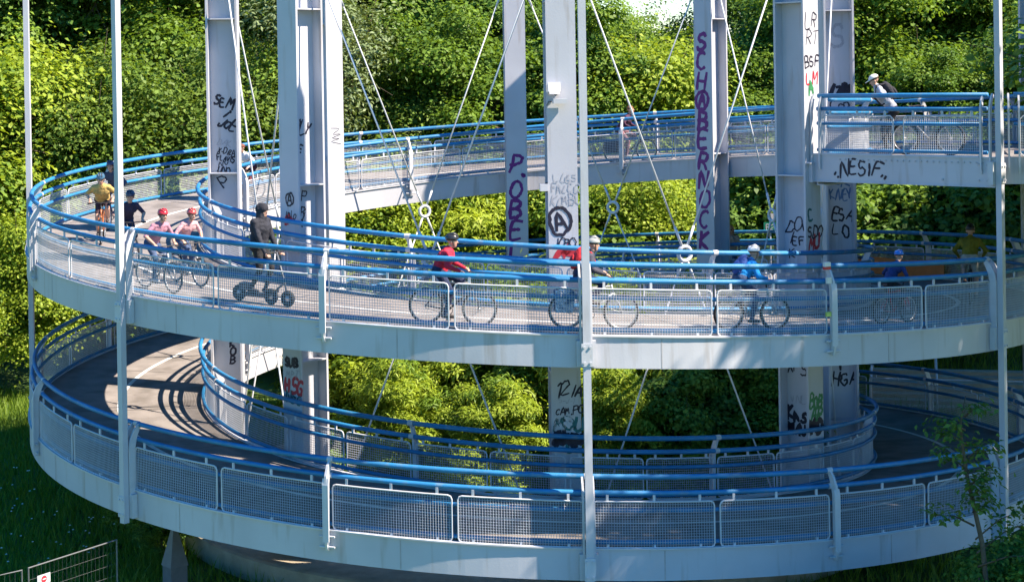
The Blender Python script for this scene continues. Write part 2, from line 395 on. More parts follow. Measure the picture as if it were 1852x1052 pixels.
# X bracing between the columns
brace_lab = ['wire cross with bright ring beside the blue-jacketed cyclist', 'wire cross between the landing column and the HGA column', 'wire cross with grey ring beside the green route sign', 'wire cross with grey ring between P.OBEL and SCHABERNOCK columns',
  'wire cross with small grey ring between the P.OBEL column and the broad bright column', 'wire cross between the broad bright column and the SEMI JOE column', 'wire cross between the SEMI JOE column and the MP column', 'wire cross beside the red-jacketed cyclist, between MP and floodlight columns']
for k in range(8):
    a = DEL+45*k; b = a+45; mid = a+22.5
    R, T = RAD(mid), TAN(mid); c = R*(RC*math.cos(rad(22.5))); c.z = 6.8
    hw = RC*math.sin(rad(22.5))-0.30
    t = thing('bracing_cross', brace_lab[k], 'bracing', c, rad(mid), 'bracing crosses between the columns')
    ring = MB(); ring.tube([(0.155*math.cos(u*math.pi/8), 0, 0.155*math.sin(u*math.pi/8)) for u in range(16)], 0.045, 8, closed=True); ring.build('ring', CABLE, t, True)
    for sx in (-1, 1):
        for sz in (-1, 1):
            d = Vector((sx*hw, 0, sz*6.45)); u = d.normalized()
            cb = MB(); cb.tube([u*0.16, d], 0.021, 6); cb.tube([u*0.17, u*0.62], 0.032, 6); cb.tube([d-u*0.7, d], 0.034, 6)
            cb.build('cable', CABLE, t, True)

# ------------------------------------------------------------------ landing and bridge
TH = PHI1; Rl, Tl = RAD(TH), TAN(TH); zl = zt(TH)
land = thing('landing', 'bolted steel landing with NESIF tag where the ramp meets the bridge', 'landing')
mb = MB()
o = Vector((0, 0, zl))
mb.prism([(7.98, DECKZ-0.02), (12.26, DECKZ-0.02), (12.26, -1.82), (7.98, -1.82)], Rl, Z, Tl, o-Tl*0.03, 0.05)
mb.prism([(7.98, DECKZ-0.02), (12.26, DECKZ-0.02), (12.26, DECKZ+0.01), (7.98, DECKZ+0.01)], Rl, Z, Tl, o-Tl*0.01, 0.14)
mb.prism([(7.98, -1.82), (12.26, -1.82), (12.26, -1.85), (7.98, -1.85)], Rl, Z, Tl, o+Tl*0.02, 0.2)
eb = mb.build('edge_beam', WHITE, land)
bm_ = MB()
for i in range(26):
    p = Rl*(8.7+i*0.137)+Vector((0, 0, zl-1.36)); bm_.tube([p-Tl*0.05, p-Tl*0.075], 0.02, 6)
for r_, dz in ((11.1, -1.72), (11.9, -1.72), (12.1, -1.72), (11.9, -1.4), (12.1, -1.4)):
    p = Rl*r_+Vector((0, 0, zl+dz)); bm_.tube([p-Tl*0.05, p-Tl*0.08], 0.026, 6)
tag(bm_.build('bolt_row', mat('bolt_steel', (0.36, 0.38, 0.44), 0.4, 0.2), land), kind='stuff')
mb = MB()                                            # bridge running off to the right
bd = Vector((1, -0.22, 0)).normalized(); bn = Vector((-bd.y, bd.x, 0)); b0 = Rl*12.15+Vector((0, 0, zl))
bridge = thing('foot_bridge', 'pale steel bridge leading away from the landing past the hanger rod', 'bridge')
def bprism(poly, mat_, nm, y0, y1):
    mb = MB(); mb.prism(poly, bn, Z, bd, b0+bd*((y0+y1)/2), y1-y0); return mb.build(nm, mat_, bridge)
bprism([(0.3, DECKZ-0.004), (4.3, DECKZ-0.004), (4.3, DECKZ-0.2), (0.3, DECKZ-0.2)], DECK, 'deck', 0.4, 40)
bprism([(0.22, DECKZ), (0.27, DECKZ), (0.27, -1.80), (0.22, -1.80)], WHITE, 'girder', 0.25, 40)
bprism([(4.35, DECKZ), (4.4, DECKZ), (4.4, -1.80), (4.35, -1.80)], WHITE, 'girder', 3.0, 40)
def straight_railing(p0, d, n, L, label, mirrored=1, group=G_):
    """p0 start at rail-top height, d direction; n outward normal"""
    t = thing('landing_railing', label, 'railing', group=group)
    for dr, dz, q in RAILS:
        mb = MB(); mb.tube([p0+n*dr+Z*dz, p0+d*L+n*dr+Z*dz], q, 8); mb.build('rail', BLUE, t, True)
    np_ = max(1, round(L/2.1)); w = L/np_
    for i in range(np_+1):
        mb = MB(); o = p0+d*(i*w)
        prof = [(-0.035, 0.0), (0.02, 0.035), (0.12, -0.12), (0.155, -0.26), (0.16, -1.47), (0.14, -1.58), (0.10, -1.58), (0.075, -0.35), (0.03, -0.12)]
        if i % 2 == 0 or i == np_:
            for off in (-0.1, 0.1): mb.prism(prof, n, Z, d, o+d*off, 0.035)
            mb.build('post', POSTW, t)
    for i in range(np_):
        a = p0+d*(i*w+0.12)+n*0.075; b = p0+d*((i+1)*w-0.12)+n*0.075; fr = MB(); wi = MB(); top, bot = -0.425, -1.235; c = 0.07
        pts = [(c, top), (0.3, top), (w-0.24-c, top), (w-0.24, top-c), (w-0.24, bot+c), (w-0.24-c, bot), (c, bot), (0, bot+c), (0, top-c)]
        fr.tube([a+d*x+Z*z for x, z in pts], 0.017, 5, closed=True)
        for u in (0.12, 0.5, 0.88): fr.box(a+d*((w-0.24)*u)+Z*(top+0.06)-n*0.02, (0.045, 0.045, 0.12))
        nv = int((w-0.24)/0.048)
        for j in range(1, nv): wi.tube([a+d*((w-0.24)*j/nv)+Z*bot, a+d*((w-0.24)*j/nv)+Z*top], 0.0052, 3, cap=False)
        nh = int((top-bot)/0.048)
        for j in range(1, nh): wi.tube([a+Z*(bot+(top-bot)*j/nh), b+Z*(bot+(top-bot)*j/nh)], 0.0052, 3, cap=False)
        p = fr.build('panel', POSTW, t); tag(wi.build('wire_mesh', MESHM, p), kind='stuff')
    return t
straight_railing(Rl*8.12+Vector((0, 0, zl))+Tl*0.04, Rl, -Tl, 3.95, 'straight railing of the landing in front of the parked mountain bike')
straight_railing(b0+bd*0.45+bn*0.25, bd, -bn, 12.6, 'railing along the bridge on the open side past the landing corner')
straight_railing(b0+bd*1.6+bn*4.3, bd, bn, 12.6, 'railing along the wood side of the bridge beyond the landing')

# ------------------------------------------------------------------ lettering
def arc(cx, cy, rx, ry, a0, a1, n=8): return [(cx+rx*math.cos(rad(a0+(a1-a0)*i/n)), cy+ry*math.sin(rad(a0+(a1-a0)*i/n))) for i in range(n+1)]
FONT = {
 'A': [[(0, 0), (.3, 1), (.62, 0)], [(.1, .38), (.52, .38)]], 'B': [[(0, 0), (0, 1)], [(0, 1)]+arc(.2, .76, .36, .24, 90, -90)+[(0, .52)], [(0, .52)]+arc(.25, .26, .38, .26, 90, -90)+[(0, 0)]],
 'C': [arc(.35, .5, .35, .5, 55, 305, 12)], 'D': [[(0, 0), (0, 1)], [(0, 1)]+arc(.12, .5, .5, .5, 90, -90, 10)+[(0, 0)]], 'E': [[(.55, 1), (0, 1), (0, 0), (.58, 0)], [(0, .52), (.45, .52)]],
 'F': [[(.58, 1), (0, 1), (0, 0)], [(0, .54), (.45, .54)]], 'G': [arc(.35, .5, .35, .5, 50, 320, 12)+[(.62, .45), (.38, .45)]], 'H': [[(0, 0), (0, 1)], [(.58, 0), (.58, 1)], [(0, .5), (.58, .5)]],
 'I': [[(.15, 0), (.15, 1)]], 'J': [[(.45, 1), (.45, .25)]+arc(.23, .25, .22, .25, 0, -180)], 'K': [[(0, 0), (0, 1)], [(.55, 1), (0, .45), (.62, 0)]], 'L': [[(0, 1), (0, 0), (.55, 0)]],
 'M': [[(0, 0), (.08, 1), (.35, .35), (.62, 1), (.7, 0)]], 'N': [[(0, 0), (0, 1), (.58, 0), (.58, 1)]], 'O': [arc(.35, .5, .35, .5, 90, 450, 16)], 'P': [[(0, 0), (0, 1)], [(0, 1)]+arc(.2, .74, .38, .26, 90, -90)+[(0, .48)]],
 'R': [[(0, 0), (0, 1)], [(0, 1)]+arc(.2, .74, .36, .26, 90, -90)+[(0, .48)], [(.2, .48), (.58, 0)]], 'S': [arc(.3, .75, .28, .25, 40, 250, 9)+arc(.3, .25, .3, .27, 90, -150, 10)], 'T': [[(0, 1), (.6, 1)], [(.3, 1), (.3, 0)]],
 'U': [[(0, 1), (0, .3)]+arc(.29, .3, .29, .3, 180, 360)+[(.58, 1)]], 'V': [[(0, 1), (.3, 0), (.6, 1)]], 'W': [[(0, 1), (.18, 0), (.38, .7), (.56, 0), (.76, 1)]], 'X': [[(0, 0), (.58, 1)], [(0, 1), (.58, 0)]],
 'Y': [[(0, 1), (.3, .5), (.6, 1)], [(.3, .5), (.25, 0)]], 'Z': [[(0, 1), (.58, 1), (0, 0), (.6, 0)]], '1': [[(.05, .75), (.25, 1), (.25, 0)]], '2': [arc(.28, .72, .27, .28, 160, -30)+[(0, 0), (.58, 0)]], '3': [arc(.26, .74, .27, .26, 150, -90)+arc(.26, .26, .3, .26, 90, -150)],
 '.': [[(.05, .0), (.1, .06)]], '-': [[(.05, .5), (.4, .5)]], 'i': [[(.12, 0), (.12, .6)], [(.12, .8), (.12, .86)]], ' ': [],
 '@': [[(.1, .12), (.32, .9), (.56, .12)], [(.14, .4), (.52, .4)], arc(.33, .48, .47, .56, 80, 440, 18)],
 '~': [[(0, .1), (.2, .8), (.35, .2), (.55, .9), (.6, .3), (.9, .6)]], '$': [[(0, .2), (.15, .9), (.3, .3), (.45, 1), (.5, .1), (.7, .7), (.75, .0), (1., .8)]], '(': [arc(.5, .5, .5, .6, 100, 260)], ')': [arc(0, .5, .5, .6, 80, -80)],
}
WID = {'I': .3, 'i': .28, '.': .2, '-': .5, ' ': .4, 'M': .8, 'W': .85, '1': .38, '@': .85, '~': 1.0, '$': 1.1}
def smooth_stroke(p, sub=4):
    if len(p) < 3: return p
    q = [p[0]]+list(p)+[p[-1]]; out = []
    for i in range(1, len(q)-2):
        a, b, c, d = q[i-1], q[i], q[i+1], q[i+2]
        for k in range(sub):
            t = k/sub; t2 = t*t; t3 = t2*t
            out.append(tuple(0.5*((2*b[m])+(-a[m]+c[m])*t+(2*a[m]-5*b[m]+4*c[m]-d[m])*t2+(-a[m]+3*b[m]-3*c[m]+d[m])*t3) for m in (0, 1)))
    out.append(p[-1]); return out
def writing(parent, text, o, ax, ay, nrm, h, matl, thick=0.12, vertical=False, wx=1.0, jit=0.12, slant=0.12, gap=1.18, rotdeg=0.0, wild=1.0):
    """hand-drawn strokes as thin flat ribbons lying on the face (o = lower left of the first letter)"""
    rr = random.Random(sum(map(ord, text))+int(h*100)); wild *= 0.3 if vertical else 1.0; jit *= 0.45 if vertical else 1.0
    mb = MB(); x = 0; y = 0; ca, sa = math.cos(rad(rotdeg)), math.sin(rad(rotdeg)); lay = 0
    for ch in text:
        la = rad(rr.uniform(-13, 13)*wild); ls = 1+rr.uniform(-.22, .22)*wild; ly = rr.uniform(-.14, .14)*h*wild; sk = slant+rr.uniform(-.15, .15)*wild; lth = thick*rr.uniform(.85, 1.2)
        for st in FONT.get(ch, []):
            lay += 1
            pts = [(px+rr.uniform(-jit, jit)*.45, py+rr.uniform(-jit, jit)*.45) for px, py in st]
            if len(pts) == 2: m = ((pts[0][0]+pts[1][0])/2+rr.uniform(-.06, .06), (pts[0][1]+pts[1][1])/2+rr.uniform(-.04, .04)); pts = [pts[0], m, pts[1]]
            pts = smooth_stroke(pts, 3)
            q = []
            for px, py in pts:
                px = (px+sk*py)*wx*h*ls; py = py*h*ls; px, py = px*math.cos(la)-py*math.sin(la), px*math.sin(la)+py*math.cos(la)
                px += x; py += y+ly; q.append((px*ca-py*sa, px*sa+py*ca))
            pts = q; w = lth*h*0.62; n = len(pts); L = []; Rr = []
            for i, p in enumerate(pts):
                q0 = pts[max(0, i-1)]; q1 = pts[min(n-1, i+1)]
                tx, ty = q1[0]-q0[0], q1[1]-q0[1]; l = math.hypot(tx, ty) or 1; tx /= l; ty /= l
                ww = w*rr.uniform(.75, 1.15)*(0.75 if i in (0, n-1) else 1); e = (-w*.7 if i == 0 else (w*.7 if i == n-1 else 0))
                L.append((p[0]-ty*ww+tx*e, p[1]+tx*ww+ty*e)); Rr.append((p[0]+ty*ww+tx*e, p[1]-tx*ww+ty*e))
            off = nrm*(0.003+0.0012*(lay % 4))
            mb.add([Vector(o)+ax*a+ay*b+off for a, b in L+Rr], [(i, i+1, n+i+1, n+i) for i in range(n-1)])
        if vertical: y -= h*gap
        else: x += (WID.get(ch, .7)+.10)*h*wx
    return mb.build('graffiti', matl, parent)
RL, TL = Vector((0, -1, 0)), Vector((1, 0, 0))
def face(k, which):
    """origin x=0 centre of the face, local axes of column k"""
    if which == 'outer': return RL*0.381, TL, RL
    if which == 'inner': return -RL*0.381, -TL, -RL
    if which == 'web+': return TL*0.026, -RL, TL          # faces +tangent
    if which == 'web-': return -TL*0.026, RL, -TL
def tagon(k, which, text, z, h, matl=INK, x=-0.25, **kw):
    o, ax, n = face(k, which); return writing(COLS[k], text, o+ax*x+Z*z, ax, Z, n, h, matl, **kw)
# (heights in metres above the ground)
tagon(3, 'inner', 'SCH@BERNOCK', 11.25, 0.47, PURP, -0.20, vertical=True, gap=1.17, wx=0.95, thick=0.17)
tagon(4, 'inner', 'P', 7.75, 0.52, PURP, -0.24, wx=1.0, thick=0.15); tagon(4, 'inner', '.', 7.72, 0.5, PURP, 0.15, thick=0.2)
tagon(4, 'inner', 'OBEL', 7.08, 0.50, PURP, -0.22, vertical=True, gap=1.2, wx=0.95, thick=0.17)
tagon(0, 'outer', '@', 7.38, 0.40, INK, -0.18, thick=0.15); tagon(0, 'outer', 'IDBO', 7.16, 0.15, INK, -0.17, thick=0.14); tagon(0, 'outer', '~', 6.92, 0.28, REDP, -0.16, thick=0.35)
tagon(0, 'outer', 'LUGS', 8.45, 0.15, GREYP, -0.18, thick=0.09); tagon(0, 'outer', 'FALCO', 8.24, 0.17, GREYP, -0.23, thick=0.09, wx=.8); tagon(0, 'outer', 'KOMBO', 7.98, 0.2, GREYP, -0.25, thick=0.09, wx=.75)
tagon(0, 'outer', '12IA', 4.15, 0.24, INK, -0.22, thick=0.13, slant=.3); tagon(0, 'outer', 'S-J-I', 4.0, 0.10, GREYP, -0.15, thick=0.12); tagon(0, 'outer', 'CAM.PO', 3.78, 0.14, INK, -0.22, thick=0.16, wx=.9)
tagon(0, 'outer', 'NRD', 3.47, 0.22, POSTW, -0.23, thick=0.26); tagon(0, 'outer', 'MOU', 3.42, 0.22, TEALP, -0.26, thick=0.22, wx=1.1); tagon(0, 'outer', 'JUVEO', 3.18, 0.2, INK, -0.25, thick=0.45, wx=.75); tagon(0, 'outer', 'L', 3.03, 0.13, TEALP, 0.0, thick=0.5)
tagon(0, 'outer', 'ABAL', 0.62, 0.22, INK, -0.2, thick=0.3)
tagon(6, 'web+', 'SEM', 10.02, 0.24, INK, -0.24, thick=0.17, rotdeg=-14, wx=.8); tagon(6, 'web+', 'i', 9.72, 0.25, INK, -0.02, thick=0.17, rotdeg=-40); tagon(6, 'web+', 'JOE', 9.52, 0.23, INK, -0.16, thick=0.16, rotdeg=-28, wx=.8)
tagon(6, 'web+', 'DAK', 9.05, 0.15, GREYP, -0.18, thick=0.08, rotdeg=-15); tagon(6, 'web+', 'X-DIZA', 8.84, 0.13, INK, -0.17, thick=0.16, rotdeg=-12, wx=.8); tagon(6, 'web+', 'FLAVIS', 8.66, 0.15, INK, -0.18, thick=0.16, rotdeg=-10, wx=.65)
tagon(6, 'web+', 'UNO', 8.36, 0.13, INK, -0.18, thick=0.17, rotdeg=-8); tagon(6, 'web+', '~', 8.46, 0.17, INK, -0.16, thick=0.12, wx=1.6); tagon(6, 'web+', 'P', 7.95, 0.3, INK, -0.02, thick=0.1, slant=-.3); tagon(6, 'web+', 'JKOB', 4.30, 0.18, INK, 0.05, vertical=True, thick=0.22, gap=1.15)
tagon(7, 'outer', '@', 7.95, 0.30, INK, -0.08, thick=0.13); tagon(7, 'outer', 'IDIO', 7.66, 0.14, INK, -0.12, thick=0.14); tagon(7, 'outer', '~', 7.48, 0.22, REDP, -0.14, thick=0.35)
tagon(7, 'web+', 'MP', 8.02, 0.2, INK, -0.26, thick=0.13); tagon(7, 'web+', 'CR', 7.66, 0.22, INK, -0.28, thick=0.12); tagon(7, 'web+', 'Y', 7.42, 0.3, INK, -0.12, thick=0.08)
tagon(7, 'web+', 'GILY', 9.5, 0.26, INK, -0.30, thick=0.13, wx=.7, rotdeg=-12); tagon(7, 'web+', 'OE', 9.15, 0.2, INK, -0.28, thick=0.14, rotdeg=-25)
tagon(7, 'outer', 'SUB', 4.5, 0.17, INK, -0.22, thick=0.34); tagon(7, 'outer', 'MPT', 4.26, 0.16, GREYP, -0.2, thick=0.12); tagon(7, 'outer', 'HSG', 3.96, 0.28, REDP, -0.24, thick=0.2, wx=.85); tagon(7, 'outer', 'NBC', 3.7, 0.2, TEALP, -0.2, thick=0.14)
tagon(7, 'outer', 'UV', 0.2, 0.75, TEALP, -0.24, thick=0.3, wx=.5)
tagon(5, 'inner', '$', 9.2, 0.5, INK, -0.3, thick=0.03, rotdeg=-80, wx=1.2)
tagon(1, 'outer', 'CF', 12.2, 0.3, TEALP, -0.12, thick=0.1); tagon(1, 'outer', 'LR', 11.55, 0.3, INK, -0.24, thick=0.07); tagon(1, 'outer', 'RT', 11.15, 0.3, INK, -0.2, thick=0.06); tagon(1, 'outer', 'BSF', 10.68, 0.24, INK, -0.24, thick=0.12)
tagon(1, 'outer', 'LM', 10.34, 0.28, REDP, -0.2, thick=0.13); tagon(1, 'outer', 'A', 10.1, 0.28, GREENP, -0.1, thick=0.25)
tagon(1, 'outer', 'C', 7.35, 0.26, TEALP, -0.2, thick=0.18); tagon(1, 'outer', 'SDO', 7.02, 0.24, INK, -0.24, thick=0.14); tagon(1, 'outer', 'MU', 6.75, 0.25, REDP, -0.2, thick=0.2)
tagon(1, 'web-', 'DOV', 7.1, 0.26, INK, -0.31, thick=0.10); tagon(1, 'web-', 'IEF', 6.83, 0.22, INK, -0.23, thick=0.12); tagon(1, 'web-', 'K', 6.5, 0.2, INK, -0.21, thick=0.1)
tagon(1, 'web-', 'XPSI', 4.02, 0.26, INK, -0.31, thick=0.12, wx=.75); tagon(1, 'web-', 'VNLY', 3.35, 0.16, GREYP, -0.23, thick=0.1); tagon(1, 'web-', 'KAS', 2.98, 0.25, INK, -0.33, thick=0.26, wx=.85); tagon(1, 'web-', 'MAU', 2.66, 0.26, INK, -0.33, thick=0.24, wx=.8)
tagon(1, 'outer', 'BOB', 3.3, 0.26, GREENP, -0.26, thick=0.2, wx=.8); tagon(1, 'outer', 'AR', 3.05, 0.26, GREENP, -0.2, thick=0.22); tagon(1, 'outer', 'MD', 2.75, 0.26, INK, -0.22, thick=0.4)
tagon(2, 'web-', 'S', 11.2, 0.55, GREYP, -0.16, thick=0.1, wx=.9); tagon(2, 'web-', 'LZBO', 9.98, 0.24, INK, -0.16, thick=0.34, wx=.65); tagon(2, 'web-', 'CER', 9.55, 0.26, INK, -0.15, thick=0.12, wx=.8)
tagon(2, 'web-', 'CK', 7.75, 0.28, mat('graffiti_blue', (0.08, 0.16, 0.32), 0.5), -0.14, thick=0.13); tagon(2, 'web-', 'KNIEY', 7.38, 0.24, mat('graffiti_blue', (0.08, 0.16, 0.32), 0.5), -0.2, thick=0.12, wx=.65)
tagon(2, 'web-', 'ESAI', 6.9, 0.3, INK, -0.18, thick=0.14, wx=.75, rotdeg=-8); tagon(2, 'web-', 'O', 6.45, 0.36, INK, 0.12, thick=0.1, wx=.7); tagon(2, 'web-', 'L', 6.55, 0.2, INK, -0.16, thick=0.12)
tagon(2, 'web-', 'Y', 3.0, 0.95, INK, -0.12, thick=0.07, wx=.6, slant=-.2); tagon(2, 'web-', 'HGA', 2.72, 0.34, INK, -0.24, thick=0.13, wx=.85)
writing(land, '..NESIF..', Rl*8.55+Vector((0, 0, zl-1.70))-Tl*0.056, Rl, Z, -Tl, 0.30, INK, thick=0.13, slant=0.3, wx=.9)

# floodlight and camera on the column
t = thing('floodlight', 'small white floodlight over a camera box on the front column', 'floodlight', COLS[0].location+RAD(DEL)*0.39+Vector((-0.10, 0, 10.2)), rad(DEL))
m_ = MB(); m_.box((-0.06, -0.16, 0.14), (0.25, 0.20, 0.20), Matrix.Rotation(rad(-20), 3, 'X')); m_.build('lamp_housing', POSTW, t)
m_ = MB(); m_.box((-0.06, -0.272, 0.105), (0.21, 0.012, 0.16), Matrix.Rotation(rad(-20), 3, 'X')); m_.build('lens', mat('lamp_glass', (0.55, 0.55, 0.58), 0.15), t)
m_ = MB(); m_.box((0.05, -0.20, -0.11), (0.28, 0.30, 0.10)); m_.build('camera_box', POSTW, t)
m_ = MB(); m_.tube([(-0.02, 0.0, 0.02), (-0.02, -0.12, 0.02)], 0.03); m_.tube([(-0.1, 0, -0.13), (-0.16, -0.05, -0.12), (-0.2, -0.02, -0.2)], 0.012, 5); m_.build('bracket_arm', DARKST, t)
m_ = MB()
t = thing('deck_lamp', 'small white box lamp clamped to the side of the front column', 'lamp', COLS[0].location+RAD(DEL)*0.30+Vector((-0.30, 0, 8.35)), rad(DEL))
m_ = MB(); m_.box((-0.08, -0.05, 0), (0.16, 0.2, 0.14)); m_.build('lamp_body', POSTW, t); m_ = MB(); m_.box((0.0, 0, 0), (0.1, 0.05, 0.2)); m_.build('mount', DARKST, t)
#PART2

# ------------------------------------------------------------------ vegetation
LEAF = {
 'fresh': leafmat('leaf_fresh', (0.078, 0.150, 0.022), (0.225, 0.350, 0.050)),
 'deep': leafmat('leaf_deep', (0.050, 0.112, 0.024), (0.155, 0.270, 0.050)),
 'yellow': leafmat('leaf_yellow', (0.165, 0.255, 0.024), (0.390, 0.480, 0.060)),
 'grey': leafmat('leaf_grey', (0.070, 0.110, 0.045), (0.240, 0.310, 0.150), 0.2),
 'olive': leafmat('leaf_olive', (0.085, 0.150, 0.026), (0.215, 0.315, 0.065)),
}
def leaf_mesh(name, matl, clumps, n_per, ll, lw, seed, droop=0.0, shell=0.75):
    """many small leaf faces gathered in clumps: clumps = [(x,y,z,r)]"""
    r = np.random.default_rng(seed); C = np.array(clumps); k = len(C)
    cnt = np.maximum(12, (n_per*(C[:, 3]/C[:, 3].mean())**2).astype(int)); idx = np.repeat(np.arange(k), cnt); n = len(idx)
    d = r.normal(size=(n, 3)); d[:, 2] = np.where(d[:, 2] < -0.3, -d[:, 2], d[:, 2]); d /= np.linalg.norm(d, axis=1)[:, None]
    rr = C[idx, 3]*(shell+(1-shell)*r.random(n))*np.where(r.random(n) < 0.25, r.random(n), 1.0)*(0.8+0.4*r.random(n))*np.where(r.random(n) < 0.16, 1.15+0.55*r.random(n), 1.0)
    P = C[idx, :3]+d*rr[:, None]*np.array([1, 1, 0.78])
    nrm = d*0.75+r.normal(size=(n, 3))*0.45+np.array([0.12, -0.08, 0.65]); nrm /= np.linalg.norm(nrm, axis=1)[:, None]
    a = r.normal(size=(n, 3))+np.array([0, 0, -droop]); a -= nrm*(a*nrm).sum(1)[:, None]; a /= np.linalg.norm(a, axis=1)[:, None]
    b = np.cross(nrm, a); s = (0.65+0.7*r.random(n))[:, None]
    L = a*ll*s; Wd = b*lw*s*0.5; bend = nrm*ll*s*0.12
    V = np.empty((n, 4, 3)); V[:, 0] = P-L*0.5; V[:, 1] = P+Wd+bend; V[:, 2] = P+L*0.5; V[:, 3] = P-Wd+bend
    me = bpy.data.meshes.new(name); me.vertices.add(4*n); me.vertices.foreach_set('co', V.ravel())
    me.loops.add(4*n); me.loops.foreach_set('vertex_index', np.arange(4*n)); me.polygons.add(n)
    me.polygons.foreach_set('loop_start', np.arange(n)*4); me.polygons.foreach_set('loop_total', np.full(n, 4))
    for m_l in matl: me.materials.append(m_l)
    pick = r.integers(0, len(matl), k); me.polygons.foreach_set('material_index', pick[idx].astype(np.int32))
    me.update(calc_edges=True); return me
ALT = {'fresh': 'deep', 'deep': 'fresh', 'yellow': 'fresh', 'grey': 'olive', 'olive': 'fresh'}
def tree_proto(name, kind, h, w, seed, n_cl=90, n_per=170, ll=0.25, lw=0.17, base=0.22, trunk=0.17, droop=0.2, open_=0.0, cr=(0.55, 1.65)):
    """trunk with limbs plus a crown of clumps with an uneven outline"""
    r = random.Random(seed); tb = MB()
    lean = Vector((r.uniform(-.3, .3), r.uniform(-.3, .3), 0))
    pts = [Vector((0, 0, -0.2))+lean*(i/6)**2+Vector((r.uniform(-.1, .1), r.uniform(-.1, .1), h*0.86*i/6))*(1 if i else 0) for i in range(7)]
    tb.tube(pts, [trunk*(1-0.13*i) for i in range(7)], 7)
    lobes = []
    for i in range(7):
        a = r.uniform(0, 6.28); q = r.uniform(0.25, 0.62)*w*0.5; z = h*r.uniform(base+0.18, 0.9)
        f = 1-abs((z/h-0.55)/0.55)**2*0.5
        lobes.append((math.cos(a)*q*f, math.sin(a)*q*f, z, w*r.uniform(0.20, 0.30)))
    lobes.append((lean.x, lean.y, h*0.84, w*0.24)); lobes.append((0, 0, h*0.55, w*0.36)); lobes.append((0, 0, h*(base+0.18), w*0.30))
    cl = []
    for i in range(n_cl):
        lb = lobes[r.randrange(len(lobes))]; d = Vector((r.gauss(0, 1), r.gauss(0, 1), r.gauss(0, 1)+0.2)).normalized()
        q = lb[3]*(r.random()**0.35)*(1+0.25*r.random()); p = Vector(lb[:3])+Vector((d.x*q, d.y*q, d.z*q*1.15))
        if p.z < h*base: p.z = h*base+r.random()*0.8
        if open_ and r.random() < open_: continue
        cl.append((p.x, p.y, p.z, r.uniform(*cr)))
    for lb in lobes[:8]:
        z0 = r.uniform(0.3, 0.55)*lb[2]; p0 = Vector((lean.x*(z0/h)**2, lean.y*(z0/h)**2, z0)); p1 = Vector(lb[:3]); mid = (p0+p1)/2+Vector((r.uniform(-.2, .2), r.uniform(-.2, .2), 0.15))
        tb.tube([p0, mid, p1], [trunk*0.5, trunk*0.33, trunk*0.12], 5)
    for c in cl[::3]:
        lb = min(lobes, key=lambda b: (Vector(b[:3])-Vector(c[:3])).length); e_ = Vector(c[:3]); o_ = (e_-Vector(lb[:3])).normalized(); tb.tube([Vector(lb[:3])*0.9+Vector((0, 0, 0.05*h)), e_, e_+o_*c[3]*1.15+Vector((0, 0, .2))], [trunk*0.2, trunk*0.12, trunk*0.05], 4, cap=False)
    return (tb.mesh('trunk', BARK, True), leaf_mesh('crown', [LEAF[kind]]*3+[LEAF[ALT[kind]]], cl, n_per, ll, lw, seed, droop), kind)
PROTO = {
 'maple_a': tree_proto('a', 'fresh', 14, 8.5, 1, 100, 540, .19, .14), 'maple_b': tree_proto('b', 'fresh', 13, 7.5, 2, 90, 540, .18, .135),
 'deep_a': tree_proto('c', 'deep', 15, 8.5, 3, 100, 540, .19, .14), 'deep_b': tree_proto('d', 'deep', 13, 7.0, 4, 85, 520, .17, .13),
 'grey': tree_proto('e', 'grey', 11, 6.5, 5, 100, 330, .18, .07, .15), 'olive': tree_proto('f', 'olive', 9, 6.5, 6, 90, 330, .16, .10, .10),
 'yellow': tree_proto('g', 'yellow', 8, 6.0, 7, 90, 330, .17, .11, .10), 'sparse': tree_proto('h', 'grey', 17, 6.5, 8, 90, 90, .20, .12, .35, .14, 0.2, .35),
 'bush_y': tree_proto('i', 'yellow', 4.2, 4.2, 9, 150, 250, .17, .045, .06, .06, 1.4, .1, (.22, .6)), 'bush_g': tree_proto('j', 'fresh', 3.2, 3.6, 10, 70, 230, .13, .085, .06, .06, .2, 0, (.25, .65)),
 'bush_d': tree_proto('k', 'deep', 3.4, 3.6, 11, 70, 230, .14, .09, .06, .06, .2, 0, (.25, .65)),
}
tree_count = {}
def tree(proto, x, y, h, label, group, name='tree', rot=None, wide=1.0, z=None, cat='tree'):
    tr, cr, kind = PROTO[proto]
    base = {'maple_a': 14, 'maple_b': 13, 'deep_a': 15, 'deep_b': 13, 'grey': 11, 'olive': 9, 'yellow': 8, 'sparse': 17, 'bush_y': 4.2, 'bush_g': 3.2, 'bush_d': 3.4}[proto]
    t = thing(name, label, cat, (x, y, ground_height(x, y)-0.05 if z is None else z), random.uniform(0, 6.28) if rot is None else rot, group)
    s = h/base; t.scale = (s*wide, s*wide, s)
    place('trunk', tr, t); place('crown', cr, t)
    return t
WOOD = 'trees of the wood behind the ramp'
LAB = {'maple_a': 'tall bright green leafy tree in the wood behind the ramp', 'maple_b': 'tall bright green leafy tree in the wood behind the ramp', 'deep_a': 'tall dark green leafy tree in the wood behind the ramp', 'deep_b': 'tall dark green leafy tree in the wood behind the ramp',
       'grey': 'silvery grey-green willow-like tree in the wood behind the ramp', 'olive': 'low olive green bushy tree at the edge of the wood', 'yellow': 'low yellow-green bushy tree at the edge of the wood', 'sparse': 'thin airy tree rising against the sky above the wood'}
